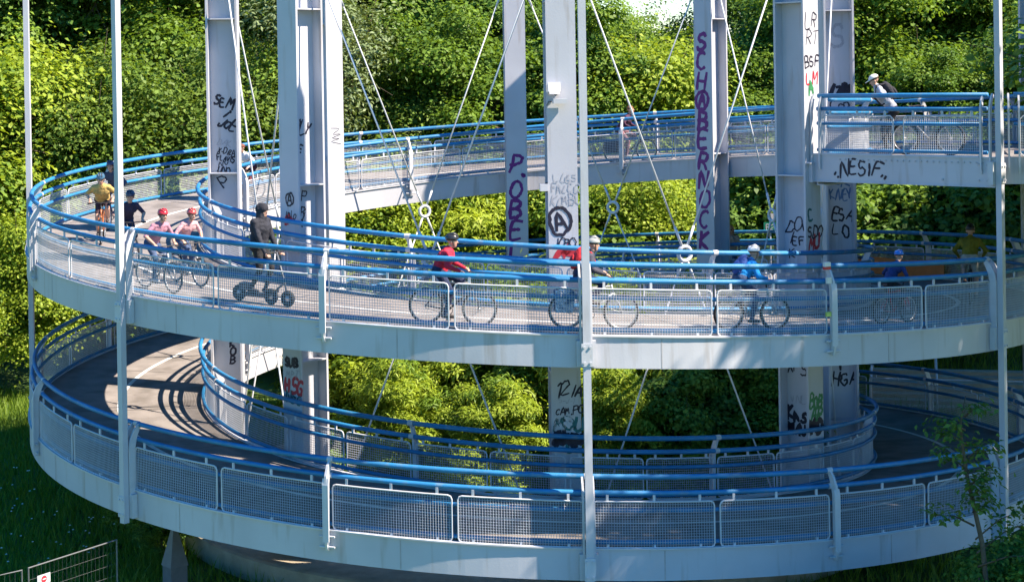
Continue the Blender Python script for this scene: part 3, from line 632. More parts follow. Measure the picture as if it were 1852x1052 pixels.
WROWS = [
 # back row
 ('maple_a', -31, 30, 20), ('deep_a', -25, 33, 19), ('maple_a', -19.5, 35, 19), ('maple_b', -13.5, 38, 19), ('deep_b', -8, 41, 18.5), ('maple_a', -2.5, 43, 18.5), ('maple_b', 3.0, 46, 11.4), ('deep_b', 8.0, 48, 11.2), ('deep_a', 14.5, 50, 18.0), ('maple_a', 20.5, 52, 19), ('deep_a', 27, 55, 19),
 ('sparse', 6.0, 52, 14.0), ('maple_b', -8, 50, 19), ('deep_a', 19, 60, 22), ('maple_a', -27, 42, 23), ('maple_b', -17, 46, 23),
 # second row
 ('maple_b', -26, 22, 15), ('deep_b', -21.5, 24, 15.5), ('maple_a', -16.5, 26, 16.5), ('maple_b', -11.5, 29, 16), ('maple_a', -6.3, 32, 17), ('deep_a', -1.5, 34, 16.5), ('maple_b', 3.4, 36, 10.8), ('maple_b', 8.0, 39, 10.3), ('deep_a', 12.8, 41, 15.5), ('maple_a', 17.8, 43, 17), ('deep_b', 23, 45, 17),
 # edge of the wood
 ('olive', -23, 13.5, 9.5), ('yellow', -18.8, 17, 10.2), ('olive', -15.5, 18.5, 9.6), ('olive', -11.5, 20, 9.8), ('grey', -7.4, 22.0, 12.8), ('maple_b', -3.2, 24, 12.0), ('maple_a', 0.9, 26, 12.4), ('yellow', 4.2, 27, 9.8), ('maple_b', 7.6, 29, 10.0), ('maple_b', 11.5, 31, 12.6), ('maple_a', 15.2, 32, 14.4), ('maple_b', 19.3, 34, 15.0), ('maple_a', 24, 38, 15.0),
 ('deep_b', 10.8, 22.5, 9.0), ('deep_a', 15.8, 24, 10.2), ('deep_b', 20.5, 26.5, 11.5),
]
for pr, x, y, h in WROWS:
    tree(pr, x, y, h, LAB[pr], WOOD, {'grey': 'willow', 'sparse': 'birch'}.get(pr, 'broadleaf_tree'), wide=1.0 if h < 14 else 0.95)
# low growth on the slope behind the ramp
LOWG = 'bushes at the foot of the wood'
for pr, x, y, h in [('yellow', -16.5, 13.5, 5.6), ('olive', -19.5, 15.5, 7.2), ('yellow', -15.0, 17.5, 6.0), ('yellow', -18.2, 9.5, 4.4), ('olive', -13, 18.5, 7), ('bush_g', -10, 17.5, 4.5), ('yellow', -5.5, 16.5, 6.8), ('bush_y', -3.2, 17.2, 6.3), ('yellow', -1.2, 18.5, 6.0), ('bush_g', 1.5, 17.8, 5.6), ('yellow', 3.8, 18.5, 6.3), ('bush_d', 6.5, 19, 5.0), ('bush_d', 10, 18.0, 5.4), ('bush_g', 8.2, 20.5, 6.5), ('bush_d', 12.6, 18.2, 6.0), ('bush_d', 15.2, 19.2, 6.2), ('bush_d', 17.8, 20.0, 6.5), ('bush_d', 13.8, 21.5, 6.5)]:
    lab = {'yellow': 'leafy yellow-green bush on the slope behind the ramp', 'olive': 'tall olive bush on the slope behind the ramp', 'bush_g': 'fresh green bush on the slope behind the ramp', 'bush_y': 'feathery yellow-green bush on the slope behind the ramp', 'bush_d': 'dark green bush on the slope behind the ramp'}[pr]
    tree(pr, x, y, h, lab, LOWG, 'bush', cat='bush')
# shrubs inside the ring
RING = 'shrubs growing inside the ring of columns'
for pr, x, y, h, w in [('bush_y', -2.6, 2.2, 4.5, 1.15), ('bush_y', 0.2, 1.6, 4.7, 1.15), ('bush_y', 2.3, 2.8, 4.4, 1.0), ('bush_y', -0.9, 4.6, 5.0, 1.1), ('bush_y', -4.3, 3.6, 4.0, 1.0), ('bush_y', -1.3, -0.8, 3.0, 1.0), ('bush_y', 3.6, 4.4, 4.6, 1.05), ('bush_y', 1.4, 5.4, 5.0, 1.0), ('bush_y', -3.4, 0.2, 3.4, 1.0), ('bush_y', -5.6, 5.0, 4.2, 1.0), ('bush_y', 1.9, -0.2, 3.2, 0.95)]:
    tree(pr, x, y, h, 'feathery yellow-green shrub inside the ring of columns', RING, 'shrub', wide=w, cat='shrub')
for x, y, h in [(4.4, 1.6, 3.5), (5.6, 3.0, 3.4), (3.4, 0.2, 2.9), (6.0, 1.2, 2.6)]:
    tree('bush_g', x, y, h, 'broad-leaved green shrub inside the ring beside the tagged columns', RING, 'shrub', cat='shrub')
tree('bush_g', -5.3, -0.6, 1.9, 'small fresh green shrub at the foot of the MP column', RING, 'shrub', cat='shrub')
for x, y, h in [(-9.2, -3.2, 1.5), (-8.4, -4.6, 1.2), (-7.6, -2.6, 1.3)]:
    tree('bush_g', x, y, h, 'low leafy green weed clump beside the ring footing', 'weeds beside the footing', 'weed', cat='weed')
# tall trees just out of view that shade the far end of the ramp
for x, y, h, pr in [(17.5, -14.6, 19.3, 'deep_a'), (18.5, -2.0, 18.0, 'maple_a'), (23.0, 0.5, 21.0, 'deep_a'), (20.5, 5.0, 14.5, 'deep_b'), (24.5, 14.0, 17.0, 'deep_a'), (29.0, 8.5, 20.0, 'maple_a'), (27.0, 22.0, 17.0, 'deep_b')]:
    tree(pr, x, y, h, 'tall tree standing beside the bridge and shading the ramp', 'trees beside the bridge', 'broadleaf_tree', wide=1.15)
# young tree in front of the ramp, bottom right
sap = MB(); cl = []
rs = random.Random(21); b0_ = Vector((7.15, -13.6, 0))
trunkp = [Vector((0.5, 0, -.1)), Vector((0.42, 0, 1.2)), Vector((0.3, 0, 2.6)), Vector((0.05, 0, 3.8)), Vector((-0.05, 0, 4.6)), Vector((0.05, 0, 5.1))]
sap.tube(trunkp, [.06, .05, .042, .032, .02, .008], 6)
for i in range(16):
    z = 1.3+i*0.23; p = Vector((0.4-0.08*z, 0, z)); a = rs.uniform(0, 6.28); l = rs.uniform(.6, 1.45)*(1-0.05*i); q = p+Vector((math.cos(a)*l*1.35, math.sin(a)*l*.8, l*0.35))
    sap.tube([p, (p+q)/2+Vector((0, 0, .08)), q], [.02, .013, .005], 4)
    for u in (.45, .7, 1.0): e = p+(q-p)*u; cl.append((e.x, e.y, e.z, rs.uniform(.18, .36)))
t = thing('sapling', 'slender young tree with sparse olive leaves in front of the ramp', 'tree', b0_)
sap.build('trunk', BARK, t, True); place('crown', leaf_mesh('crown', [LEAF['olive'], LEAF['deep']], cl, 26, .12, .06, 5, 0.6), t)
for x, y, h, pr in [(7.9, -13.2, 1.9, 'bush_d'), (6.3, -13.4, 1.5, 'bush_g'), (8.6, -13.9, 2.2, 'bush_d'), (5.2, -12.8, 1.2, 'bush_d'), (8.3, -12.2, 2.1, 'bush_g')]:
    tree(pr, x, y, h, 'low leafy bush at the foot of the young tree', 'bushes under the young tree', 'bush', cat='bush')

# grass blades
def grass(name, areas, n, seed, label, hh=(0.12, 0.42)):
    r = np.random.default_rng(seed); P = []
    for (x0, x1, y0, y1), share in areas: m = int(n*share); P.append(np.stack([r.uniform(x0, x1, m), r.uniform(y0, y1, m)], -1))
    P = np.concatenate(P); rad_ = np.hypot(P[:, 0], P[:, 1]); P = P[(rad_ > 8.9) | (rad_ < 6.4)]
    m = len(P); z = np.array([ground_height(a, b) for a, b in P]); h = r.uniform(*hh, m)*(0.6+0.8*r.random(m)); an = r.uniform(0, 6.28, m); w = 0.018
    le = r.normal(size=(m, 2))*0.35*h[:, None]
    V = np.zeros((m, 3, 3)); V[:, 0, 0] = P[:, 0]-np.cos(an)*w; V[:, 0, 1] = P[:, 1]-np.sin(an)*w; V[:, 1, 0] = P[:, 0]+np.cos(an)*w; V[:, 1, 1] = P[:, 1]+np.sin(an)*w
    V[:, 0, 2] = V[:, 1, 2] = z-0.02; V[:, 2, :2] = P+le; V[:, 2, 2] = z+h
    me = bpy.data.meshes.new(name); me.vertices.add(3*m); me.vertices.foreach_set('co', V.ravel()); me.loops.add(3*m); me.loops.foreach_set('vertex_index', np.arange(3*m)); me.polygons.add(m)
    me.polygons.foreach_set('loop_start', np.arange(m)*3); me.polygons.foreach_set('loop_total', np.full(m, 3)); me.materials.append(leafmat('grass_blade', (0.06, 0.13, 0.010), (0.21, 0.30, 0.04), 0.3)); me.update(calc_edges=True)
    tag(place(name, me), label, 'grass', kind='stuff')
grass('grass', [((-22, -8, -9, 14), .62), ((-9, 9, -9, 6), .24), ((9, 20, 8, 20), .08), ((-8, 12, 11, 18), .06)], 90000, 3, 'rough meadow grass growing around and under the ramp')
rf = np.random.default_rng(5); fl = MB()
for i in range(90):
    x = rf.uniform(-16, -9.5); y = rf.uniform(-6, 3); z = ground_height(x, y)+rf.uniform(.3, .5); fl.add([(x-.03, y, z), (x, y-.03, z), (x+.03, y, z), (x, y+.03, z+.01)], [(0, 1, 2, 3)])
tag(fl.build('meadow_flowers', mat('white_petal', (.75, .75, .72), .7)), 'scattered tiny white flowers in the shaded meadow grass', 'flowers', kind='stuff')

# ------------------------------------------------------------------ bicycles
TYRE = mat('tyre_rubber', (0.022, 0.022, 0.024), 0.8, 0, 0.2, 20); CHROME = mat('bright_metal', (0.45, 0.46, 0.48), 0.3, 0.6, 0.1, 10); BLACKP = mat('black_plastic', (0.025, 0.025, 0.03), 0.5, 0, 0.2, 15)
WH = {}
def wheel_meshes(r, tw, key, rimcol):
    if key in WH: return WH[key]
    T_ = MB(); T_.tube([(math.cos(u*2*math.pi/32)*(r-tw), 0, math.sin(u*2*math.pi/32)*(r-tw)) for u in range(32)], tw, 8, closed=True)
    Rm = MB(); Rm.tube([(math.cos(u*2*math.pi/32)*(r-2*tw-0.008), 0, math.sin(u*2*math.pi/32)*(r-2*tw-0.008)) for u in range(32)], 0.013, 5, closed=True); Rm.tube([(0, -.05, 0), (0, .05, 0)], .022, 8)
    S = MB()
    for i in range(20):
        a = i*2*math.pi/20; s = .035 if i % 2 else -.035; S.tube([(0.02*math.cos(a+.8), s, .02*math.sin(a+.8)), ((r-2*tw-.01)*math.cos(a), 0, (r-2*tw-.01)*math.sin(a))], .0022, 3, cap=False)
    WH[key] = (T_.mesh('tyre', TYRE, True), Rm.mesh('wheel', rimcol, True), S.mesh('spokes', CHROME)); return WH[key]
def bicycle(label, pos, heading, slope, frame_mat, s=1.0, pannier=None, tw=0.021, lean=0.0, crank=25, fender=False):
    t = thing('bicycle', label, 'bicycle', pos, heading, 'bicycles on the ramp')
    t.rotation_euler = (lean, slope, heading); t.scale = (s, s, s)
    r = .345; ra, fa = Vector((-.47, 0, r)), Vector((.57, 0, r)); bb = Vector((-.03, 0, .29)); st = Vector((-.20, 0, .80)); sd = Vector((-.235, 0, .94)); ht, hb = Vector((.36, 0, .86)), Vector((.405, 0, .70))
    for ax in (ra, fa):
        ty, rm, sp = wheel_meshes(r, tw, ('w', tw), CHROME); w = place('wheel', rm, t, ax); place('tyre', ty, w); place('spokes', sp, w)
    m = MB(); m.tube([bb, st, sd], .019, 7); m.tube([bb, hb], .023, 7); m.tube([st+Vector((0.01, 0, -.03)), ht-Vector((0, 0, .03))], .018, 7); m.tube([ht, hb], .022, 7)
    for y in (-.055, .055): m.tube([bb+Vector((0, y*.5, 0)), ra+Vector((0, y, 0))], .011, 5); m.tube([st+Vector((0, y*.4, -.02)), ra+Vector((0, y, 0))], .010, 5)
    m.build('frame', frame_mat, t, True)
    m = MB(); m.tube([hb, hb+Vector((.02, 0, -.06))], .024, 6)
    for y in (-.055, .055): m.tube([hb+Vector((.02, y, -.05)), fa+Vector((-.03, y, .12)), fa+Vector((0, y, 0))], [.015, .012, .010], 6)
    m.build('fork', frame_mat, t, True)
    m = MB(); sb = ht+Vector((-.02, 0, .10)); m.tube([ht, sb], .017, 6); m.tube([sb, sb+Vector((.03, 0, .05))], .017, 6); c = sb+Vector((.03, 0, .06))
    m.tube([c+Vector((-.06, -.31, -.01)), c+Vector((-.02, -.18, .01)), c, c+Vector((-.02, .18, .01)), c+Vector((-.06, .31, -.01))], .013, 6)
    for y in (-1, 1): m.tube([c+Vector((-.06, y*.33, -.01)), c+Vector((-.035, y*.22, 0))], .019, 7); m.tube([c+Vector((-.03, y*.21, 0)), c+Vector((.04, y*.25, -.02))], .007, 4)
    m.build('handlebar', BLACKP, t, True)
    m = MB(); m.prism([(-.14, -.07), (-.13, .07), (-.05, .055), (.13, .02), (.14, 0), (.13, -.02), (-.05, -.055)], Vector((1, 0, 0)), Vector((0, 1, 0)), Z, sd+Vector((0, 0, .035)), .05); m.build('saddle', BLACKP, t)
    m = MB(); m.tube([bb+Vector((.09*math.cos(a*.393), -.05, .09*math.sin(a*.393))) for a in range(16)], .008, 4, closed=True)
    for y, a in ((-.085, crank), (.085, crank+180)):
        e = bb+Vector((.17*math.cos(rad(a)), y, .17*math.sin(rad(a)))); m.tube([bb+Vector((0, y, 0)), e], .010, 5); m.box(e+Vector((0, .05 if y > 0 else -.05, 0)), (.09, .09, .018))
    m.tube([bb+Vector((0, -.05, .09)), ra+Vector((0, -.05, .035))], .005, 4); m.tube([bb+Vector((0, -.05, -.09)), ra+Vector((0, -.05, -.035))], .005, 4)
    m.build('crankset', DARKST, t)
    if pannier:
        m = MB(); m.tube([ra+Vector((-.22, 0, .38)), ra+Vector((.22, 0, .38))], .01, 5); m.tube([ra+Vector((-.1, .07, 0)), ra+Vector((-.1, .07, .38))], .007, 4); m.tube([ra+Vector((-.1, -.07, 0)), ra+Vector((-.1, -.07, .38))], .007, 4); m.build('carrier', DARKST, t)
        m = MB()
        for y in (-.14, .14): m.prism([(-.20, -.02), (-.22, .36), (-.14, .40), (.10, .40), (.16, .36), (.12, -.02)], Vector((1, 0, 0)), Z, Vector((0, 1, 0)), ra+Vector((-.02, y, 0)), .13)
        m.build('pannier', pannier, t)
    if fender:
        for ax in (ra, fa):
            m = MB(); m.tube([ax+Vector((math.cos(rad(a))*.375, 0, math.sin(rad(a))*.375)) for a in range(40, 190, 15)], .022, 5); m.build('mudguard', frame_mat, t, True)
    return t

# ------------------------------------------------------------------ people
SKIN = mat('skin', (0.50, 0.29, 0.21), 0.55, 0, 0.08, 12); HAIRB = mat('brown_hair', (0.06, 0.035, 0.02), 0.7, 0, 0.3, 40)
def cloth(n, c): return mat('cloth_'+n, c, 0.85, 0, 0.28, 7, 0.9, 13)
def capsule(mb, a, b, r0, r1, n=12):
    a, b = Vector(a), Vector(b); d = b-a; L = d.length
    d = d/L if L > 1e-6 else Z; pts = []; rr = []
    for i in range(5): u = -math.pi/2+i*math.pi/8; pts.append(a+d*r0*math.sin(u)); rr.append(max(1e-3, r0*math.cos(u)))
    for i in range(5): u = i*math.pi/8; pts.append(b+d*(r1*math.sin(u)+1e-4*i)); rr.append(max(1e-3, r1*math.cos(u)))
    mb.tube(pts, rr, n)
def ik(a, c, l1, l2, pole):
    a, c, pole = Vector(a), Vector(c), Vector(pole); d = c-a; L = min(d.length, (l1+l2)*.998); u = d.normalized()
    x = (l1*l1-l2*l2+L*L)/(2*L); h = math.sqrt(max(0, l1*l1-x*x)); p = pole-u*pole.dot(u); p.normalize(); return a+u*x+p*h
def hand_caps(caps, wr, grip, lat, dirv, curl=True):
    """palm, four fingers and a thumb; lat = across the palm, dirv = finger direction"""
    dirv = dirv.normalized(); lat = (lat-dirv*lat.dot(dirv)).normalized(); dn = dirv.cross(lat)
    if dn.z > 0: dn = -dn
    palm = grip-dirv*.03
    caps.append((wr, palm, .026, .03, 'skin')); caps.append((palm+lat*.022, palm-lat*.022, .022, .022, 'skin'))
    for o, l in ((-.033, .85), (-.011, 1.0), (.011, .97), (.033, .8)):
        k0 = grip+lat*o; k1 = k0+dirv*.035*l+dn*(.012 if curl else .006); k2 = k1+(dn*.03 if curl else dirv*.022+dn*.012)*l
        caps.append((k0, k1, .0098, .0092, 'skin')); caps.append((k1, k2, .0092, .0082, 'skin'))
    s = palm+lat*.034; caps.append((s, s+dirv*.03+dn*.02+lat*.012, .0115, .010, 'skin'))
def person(label, pos, heading, J, mats, s=1.0, slope=0.0, head=None, hood=False, helmet=None, cap=None, pack=None, hair=HAIRB, bulk=1.0, sleeves='long', legs='long', headyaw=0.0, headpitch=0.0, shades=False, longhair=False, group='people on the ramp'):
    """J: joints in local metres, x forward, y left"""
    t = thing('person', label, 'person', pos, heading, group); t.rotation_euler = (0, slope, heading); t.scale = (s, s, s)
    caps = []; V3 = lambda k: Vector(J[k])
    pel, che, nb, hd = V3('pelvis'), V3('chest'), V3('neck'), V3('head'); wai = (pel*.5+che*.5)+Vector((-.015, 0, 0)); Y = Vector((0, 1, 0))
    b = bulk
    caps += [(pel+Y*.075, pel-Y*.075, .118*b, .118*b, 'pants'), (pel+(wai-pel)*.45+Y*.05, pel+(wai-pel)*.45-Y*.05, .118*b, .118*b, 'shirt'), (wai+Y*.05, wai-Y*.05, .118*b, .118*b, 'shirt'), (che+Y*.085, che-Y*.085, .125*b, .125*b, 'shirt'), (wai, che, .13*b, .14*b, 'shirt')]
    shl, shr = V3('shl'), V3('shr'); up_ = che+(nb-che)*.55; caps += [(shl, shr, .068*b, .068*b, 'shirt'), (up_+Y*.05, up_-Y*.05, .10*b, .10*b, 'shirt'), (che, nb, .12*b, .075*b, 'shirt')]
    caps.append((nb, hd-Vector((0.0, 0, .06)), .056, .052, 'skin'))
    ry = Matrix.Rotation(headyaw, 3, 'Z') @ Matrix.Rotation(headpitch, 3, 'Y'); hh = lambda x, y, z: hd+ry @ Vector((x, y, z))
    caps += [(hh(-.012, 0, .035), hh(-.005, 0, .03), .094, .092, 'skin'), (hh(.02, 0, -.01), hh(.045, 0, -.075), .078, .045, 'skin'), (hh(.085, 0, .012), hh(.107, 0, -.022), .011, .016, 'skin'), (hh(.0, .088, .0), hh(-.004, .09, -.03), .017, .012, 'skin'), (hh(.0, -.088, .0), hh(-.004, -.09, -.03), .017, .012, 'skin'), (hh(.083, .02, -.055), hh(.083, -.02, -.055), .010, .010, 'lip')]
    for sd, sh in (('l', shl), ('r', shr)):
        wr = V3('wr'+sd); el = ik(sh, wr, .285, .26, J.get('pole'+sd, (-.3, .5 if sd == 'l' else -.5, -.6)))
        fm = 'shirt' if sleeves == 'long' else 'skin'; um = 'skin' if sleeves == 'none' else 'shirt'
        caps += [(sh, el, .062*b, .047*(b if sleeves == 'long' else 1), um), (el, wr, .046*(b if sleeves == 'long' else 1), .031, fm)]
        hand_caps(caps, wr, V3('hd'+sd), Vector(J.get('lat'+sd, (0, -1 if sd == 'l' else 1, 0))), V3('hd'+sd)-wr, J.get('curl', True))
        hip = pel+Y*(.085 if sd == 'l' else -.085)+Vector((.02, 0, -.04)); an = V3('an'+sd); kn = ik(hip, an, .44, .43, J.get('kp'+sd, (1, .1 if sd == 'l' else -.1, .2)))
        kf = hip+(kn-hip)*(.8 if legs == 'short' else 1.0)
        caps += [(hip, kf, .092*b**.5, (.066 if legs == 'short' else .064), 'pants')]
        if legs == 'short': caps.append((kf, kn, .060, .056, 'skin'))
        lm = 'skin' if legs == 'short' else 'pants'
        caps += [(kn, kn+(an-kn)*.35, .057, .060, lm), (kn+(an-kn)*.35, an, .060, .038, lm)]
        toe = Vector(J.get('toe'+sd, (.17, 0, -.03))); caps += [(an+Vector((-.045, 0, -.035)), an+toe*.55+Vector((0, 0, -.02)), .040, .042, 'shoe'), (an+toe*.55+Vector((0, 0, -.02)), an+toe+Vector((0, 0, -.012)), .042, .034, 'shoe')]
    if hood: caps += [(hh(-.03, 0, .035), hh(.0, 0, .05), .125, .11, 'shirt'), (hh(-.03, 0, -.05), nb, .105, .11, 'shirt')]
    mb = MB()
    for a, c, r0, r1, m in caps: capsule(mb, a, c, r0, r1)
    me = mb.mesh('body', SKIN); ob = bpy.data.objects.new('body', me); COL.objects.link(ob)
    rm = ob.modifiers.new('fuse', 'REMESH'); rm.mode = 'VOXEL'; rm.voxel_size = .0105; sm = ob.modifiers.new('relax', 'SMOOTH'); sm.factor = .5; sm.iterations = 2
    dg = bpy.context.evaluated_depsgraph_get(); m2 = bpy.data.meshes.new_from_object(ob.evaluated_get(dg)); bpy.data.objects.remove(ob)
    order = ['skin', 'shirt', 'pants', 'shoe', 'lip']; lipm = mat('lips', (.42, .17, .15), .5); m2.materials.clear()
    for k in order: m2.materials.append({'skin': SKIN, 'lip': lipm}.get(k) or mats[k])
    nf = len(m2.polygons); cen = np.empty(nf*3); m2.polygons.foreach_get('center', cen); cen = cen.reshape(-1, 3); best = np.full(nf, 1e9); bi = np.zeros(nf, int)
    for a, c, r0, r1, m in caps:
        a, c = np.array(a), np.array(c); d = c-a; L2 = max(1e-9, d@d); u = np.clip(((cen-a)@d)/L2, 0, 1); ds = np.linalg.norm(cen-(a+u[:, None]*d), axis=1)-(r0+(r1-r0)*u); w = ds < best; best[w] = ds[w]; bi[w] = order.index(m)
    m2.polygons.foreach_set('material_index', bi.astype(np.int32)); m2.polygons.foreach_set('use_smooth', np.ones(nf, bool)); m2.update(); m2.name = 'body'
    place('body', m2, t)
    e = MB()
    for y in (-.033, .033): e.ellipsoid(hh(.083, y, .012), (.012, .014, .009) if not shades else (.016, .03, .02), 8, 5)
    e.build('eyes' if not shades else 'sunglasses', mat('eye_dark', (.03, .025, .025), .25), t, True)
    if not hood and (hair is not None):
        h = MB(); h.ellipsoid(hh(-.02, 0, .042), (.105, .102, .098), 16, 8, 0, -.25, ry)
        if longhair: capsule(h, hh(-.07, .04, .02), hh(-.09, .05, -.17), .055, .035); capsule(h, hh(-.07, -.04, .02), hh(-.09, -.05, -.17), .055, .035)
        h.build('hair', hair, t, True)
    if helmet:
        h = MB(); h.ellipsoid(hh(-.012, 0, .058), (.135, .108, .105), 18, 7, 0, -.12, ry)
        for y in (-.06, 0, .06): h.tube([hh(.10, y*.7, .115), hh(.02, y, .168-abs(y)*.25), hh(-.10, y*.8, .13)], [.012, .018, .012], 6)
        hb_ = h.build('helmet', helmet, t, True)
        v = MB()
        for y in (-.03, .03): v.tube([hh(.095, y, .128), hh(.02, y, .163), hh(-.08, y, .15)], [.006, .010, .007], 5)
        v.tube([hh(.02, .098, .03), hh(.035, .06, -.075), hh(.04, 0, -.125), hh(.035, -.06, -.075), hh(.02, -.098, .03)], .006, 4); v.build('strap', BLACKP, hb_)
    if cap:
        h = MB(); h.ellipsoid(hh(-.012, 0, .055), (.112, .106, .085), 18, 7, 0, -.05, ry); h.prism([(0, -.075), (.06, -.07), (.105, -.03), (.115, 0), (.105, .03), (.06, .07), (0, .075)], ry @ Vector((1, 0, -.15)), ry @ Vector((0, 1, 0)), ry @ Vector((.1, 0, 1)), hh(.075, 0, .052), .012); h.build('cap', cap, t, True)
    if pack:
        bk = (nb-pel).normalized(); n_ = Vector((-bk.z, 0, bk.x)); c0 = che+n_*.19-bk*.04; rot = Matrix((n_, Y, bk)).transposed()
        h = MB(); h.ellipsoid(c0, (.10, .15, .235), 14, 9, 0, -1.0, rot); h.ellipsoid(c0+n_*.075-bk*.06, (.05, .11, .12), 12, 7, 0, -1.0, rot)
        bp_ = h.build('backpack', pack, t, True)
        h = MB()
        for y in (-.10, .10): h.tube([c0+Y*y+bk*.18, nb+Y*y*1.15+bk*.03, che-n_*.16*bulk+Y*y, pel*.45+che*.55-n_*.14+Y*y*1.1, c0+Y*y*1.2-bk*.16], .016, 5)
        h.build('shoulder_strap', pack, bp_, True)
    return t
def ride_pose(crank=25, lean=0.0, up_=0.0):
    """rider on bicycle() geometry"""
    J = dict(pelvis=(-.235, 0, 1.04), chest=(.01+lean, 0, 1.37+up_), neck=(.09+lean*1.3, 0, 1.50+up_), head=(.165+lean*1.4, 0, 1.665+up_), shl=(.06+lean*1.2, .175, 1.445+up_), shr=(.06+lean*1.2, -.175, 1.445+up_))
    g = Vector((.30, .27, 1.035))
    for sd, y in (('l', 1), ('r', -1)):
        J['hd'+sd] = (g.x+.0, g.y*y, g.z); J['wr'+sd] = (g.x-.085, g.y*y, g.z+.04); J['pole'+sd] = (-.4, .7*y, -.5)
        a = rad(crank+(180 if sd == 'l' else 0)); J['an'+sd] = (-.03+.17*math.cos(a)-.07, .12*y, .29+.17*math.sin(a)+.10); J['kp'+sd] = (1, .12*y, .3)
    return J
def stand_pose(handl=(.12, .27, .80), handr=(.12, -.27, .80), hl=None, hr=None, lean=0.0, step=0.1):
    J = dict(pelvis=(0, 0, .93), chest=(.02+lean, 0, 1.27), neck=(.03+lean*1.4, 0, 1.43), head=(.06+lean*1.7, 0, 1.60), shl=(.01+lean*1.25, .185, 1.38), shr=(.01+lean*1.25, -.185, 1.38), anl=(step, .10, .085), anr=(-step, -.10, .085), curl=False)
    J['wrl'] = handl; J['wrr'] = handr; J['hdl'] = hl or (handl[0]+.03, handl[1], handl[2]-.085); J['hdr'] = hr or (handr[0]+.03, handr[1], handr[2]-.085); J['polel'] = (-1, .3, 0); J['poler'] = (-1, -.3, 0); J['latl'] = J['latr'] = (1, 0, 0)
    return J
def on_deck(phi, r): return PT(phi, r, dkz(r)+0.002)
def slope_of(phi, r): return math.atan((zt(phi)-zt(phi+.5))/(r*rad(.5)))
def cyclist(plabel, blabel, phi, r, frame_mat, mats, down=True, s=1.0, crank=25, lean=0.0, up_=0.0, yawo=0.0, pose=None, bike={}, **kw):
    """down: rides towards growing phi (downhill)"""
    hd = rad(phi)+(0 if down else math.pi)+yawo; sl = slope_of(phi, r)*(1 if down else -1)*math.cos(yawo); p = on_deck(phi, r)
    bicycle(blabel, p, hd, sl, frame_mat, s, crank=crank, **bike)
    return person(plabel, p, hd, pose or ride_pose(crank, lean, up_), mats, s, slope=sl, **kw)
def fr(n, c): return mat('frame_'+n, c, 0.3, 0.0, 0.05, 5, coat=.4)
def HM(n, c): return mat('helmet_'+n, c, 0.3, 0, 0.08, 20, coat=.3)
NAVY = cloth('navy', (.018, .028, .075)); BLK = cloth('black', (.018, .018, .022)); JEAN = cloth('jean', (.05, .08, .16)); SHOE = mat('shoe', (.05, .045, .045), .7); WSHOE = mat('white_shoe', (.55, .55, .55), .7)
# front of the middle turn
cyclist('cyclist in red jacket and black helmet riding past the wire cross', 'dark framed bicycle under the red-jacketed cyclist', -360-8.0, 11.45, fr('graphite', (.05, .06, .08)), dict(shirt=cloth('red', (.52, .02, .05)), pants=NAVY, shoe=SHOE), helmet=HM('black', (.03, .03, .035)), s=.95, up_=-.06, lean=-.12, crank=-80, bulk=1.22, hair=HAIRB, bike=dict(tw=.02))
cyclist('cyclist in dark jacket with red backpack and grey helmet', 'bicycle with blue carrier bags under the grey-helmeted cyclist', -360+5.0, 11.2, fr('silver', (.42, .44, .46)), dict(shirt=cloth('slate', (.05, .05, .075)), pants=NAVY, shoe=SHOE), helmet=HM('grey', (.36, .37, .36)), pack=cloth('crimson', (.50, .02, .03)), crank=70, s=.97, up_=-.07, lean=-.12, bulk=1.15, bike=dict(pannier=cloth('blue_bag', (.03, .10, .22))))
cyclist('cyclist in bright blue jacket and white helmet with blue backpack', 'white mountain bicycle under the blue-jacketed cyclist', -360+20.7, 11.2, fr('white', (.62, .62, .63)), dict(shirt=cloth('azure', (.015, .30, .72)), pants=JEAN, shoe=SHOE), helmet=HM('white', (.75, .73, .74)), pack=cloth('blue_pack', (.03, .07, .26)), crank=-60, s=.93, up_=-.11, lean=-.08, bulk=1.2, bike=dict(tw=.028))
cyclist('child in navy top and bright blue helmet on a red bicycle', 'small red child bicycle under the blue-helmeted child', -360+40.0, 11.0, fr('red', (.48, .03, .03)), dict(shirt=cloth('child_navy', (.015, .03, .12)), pants=BLK, shoe=SHOE), s=.80, helmet=HM('blue', (.02, .14, .50)), crank=30, bike=dict(tw=.026))
cyclist('rider in olive-yellow jacket and pale shorts on the shaded bend', 'dark bicycle under the olive-jacketed rider', -360+73.5, 10.4, fr('dark', (.03, .03, .035)), dict(shirt=cloth('olive', (.20, .17, .015)), pants=cloth('pale', (.45, .43, .40)), shoe=SHOE), helmet=HM('jet', (.02, .02, .025)), legs='short', crank=-70, bulk=1.12)
# hooded person with scooter
php, rp_ = -360-29.5, 10.9
P0 = on_deck(php, rp_)
J = stand_pose((.30, .20, .97), (.30, -.20, .97), (.37, .22, .98), (.37, -.22, .98), .0, .13); J['curl'] = True; J['latl'] = (0, -1, 0); J['latr'] = (0, 1, 0)
for k in list(J):
    if k[:2] in ('an',) : J[k] = (J[k][0]-.02, J[k][1]*.6, J[k][2]+.20)
    elif k in ('pelvis', 'chest', 'neck', 'head', 'shl', 'shr'): J[k] = (J[k][0]-.02, J[k][1], J[k][2]+.19)
person('person in black hooded coat standing on an electric scooter', P0, rad(php), J, dict(shirt=cloth('charcoal', (.022, .024, .036)), pants=BLK, shoe=SHOE), hood=True, bulk=1.3, slope=slope_of(php, rp_), hair=None)
t = thing('electric_scooter', 'fat-tyred black electric scooter under the hooded person', 'scooter', P0, rad(php)); t.rotation_euler = (0, slope_of(php, rp_), rad(php))
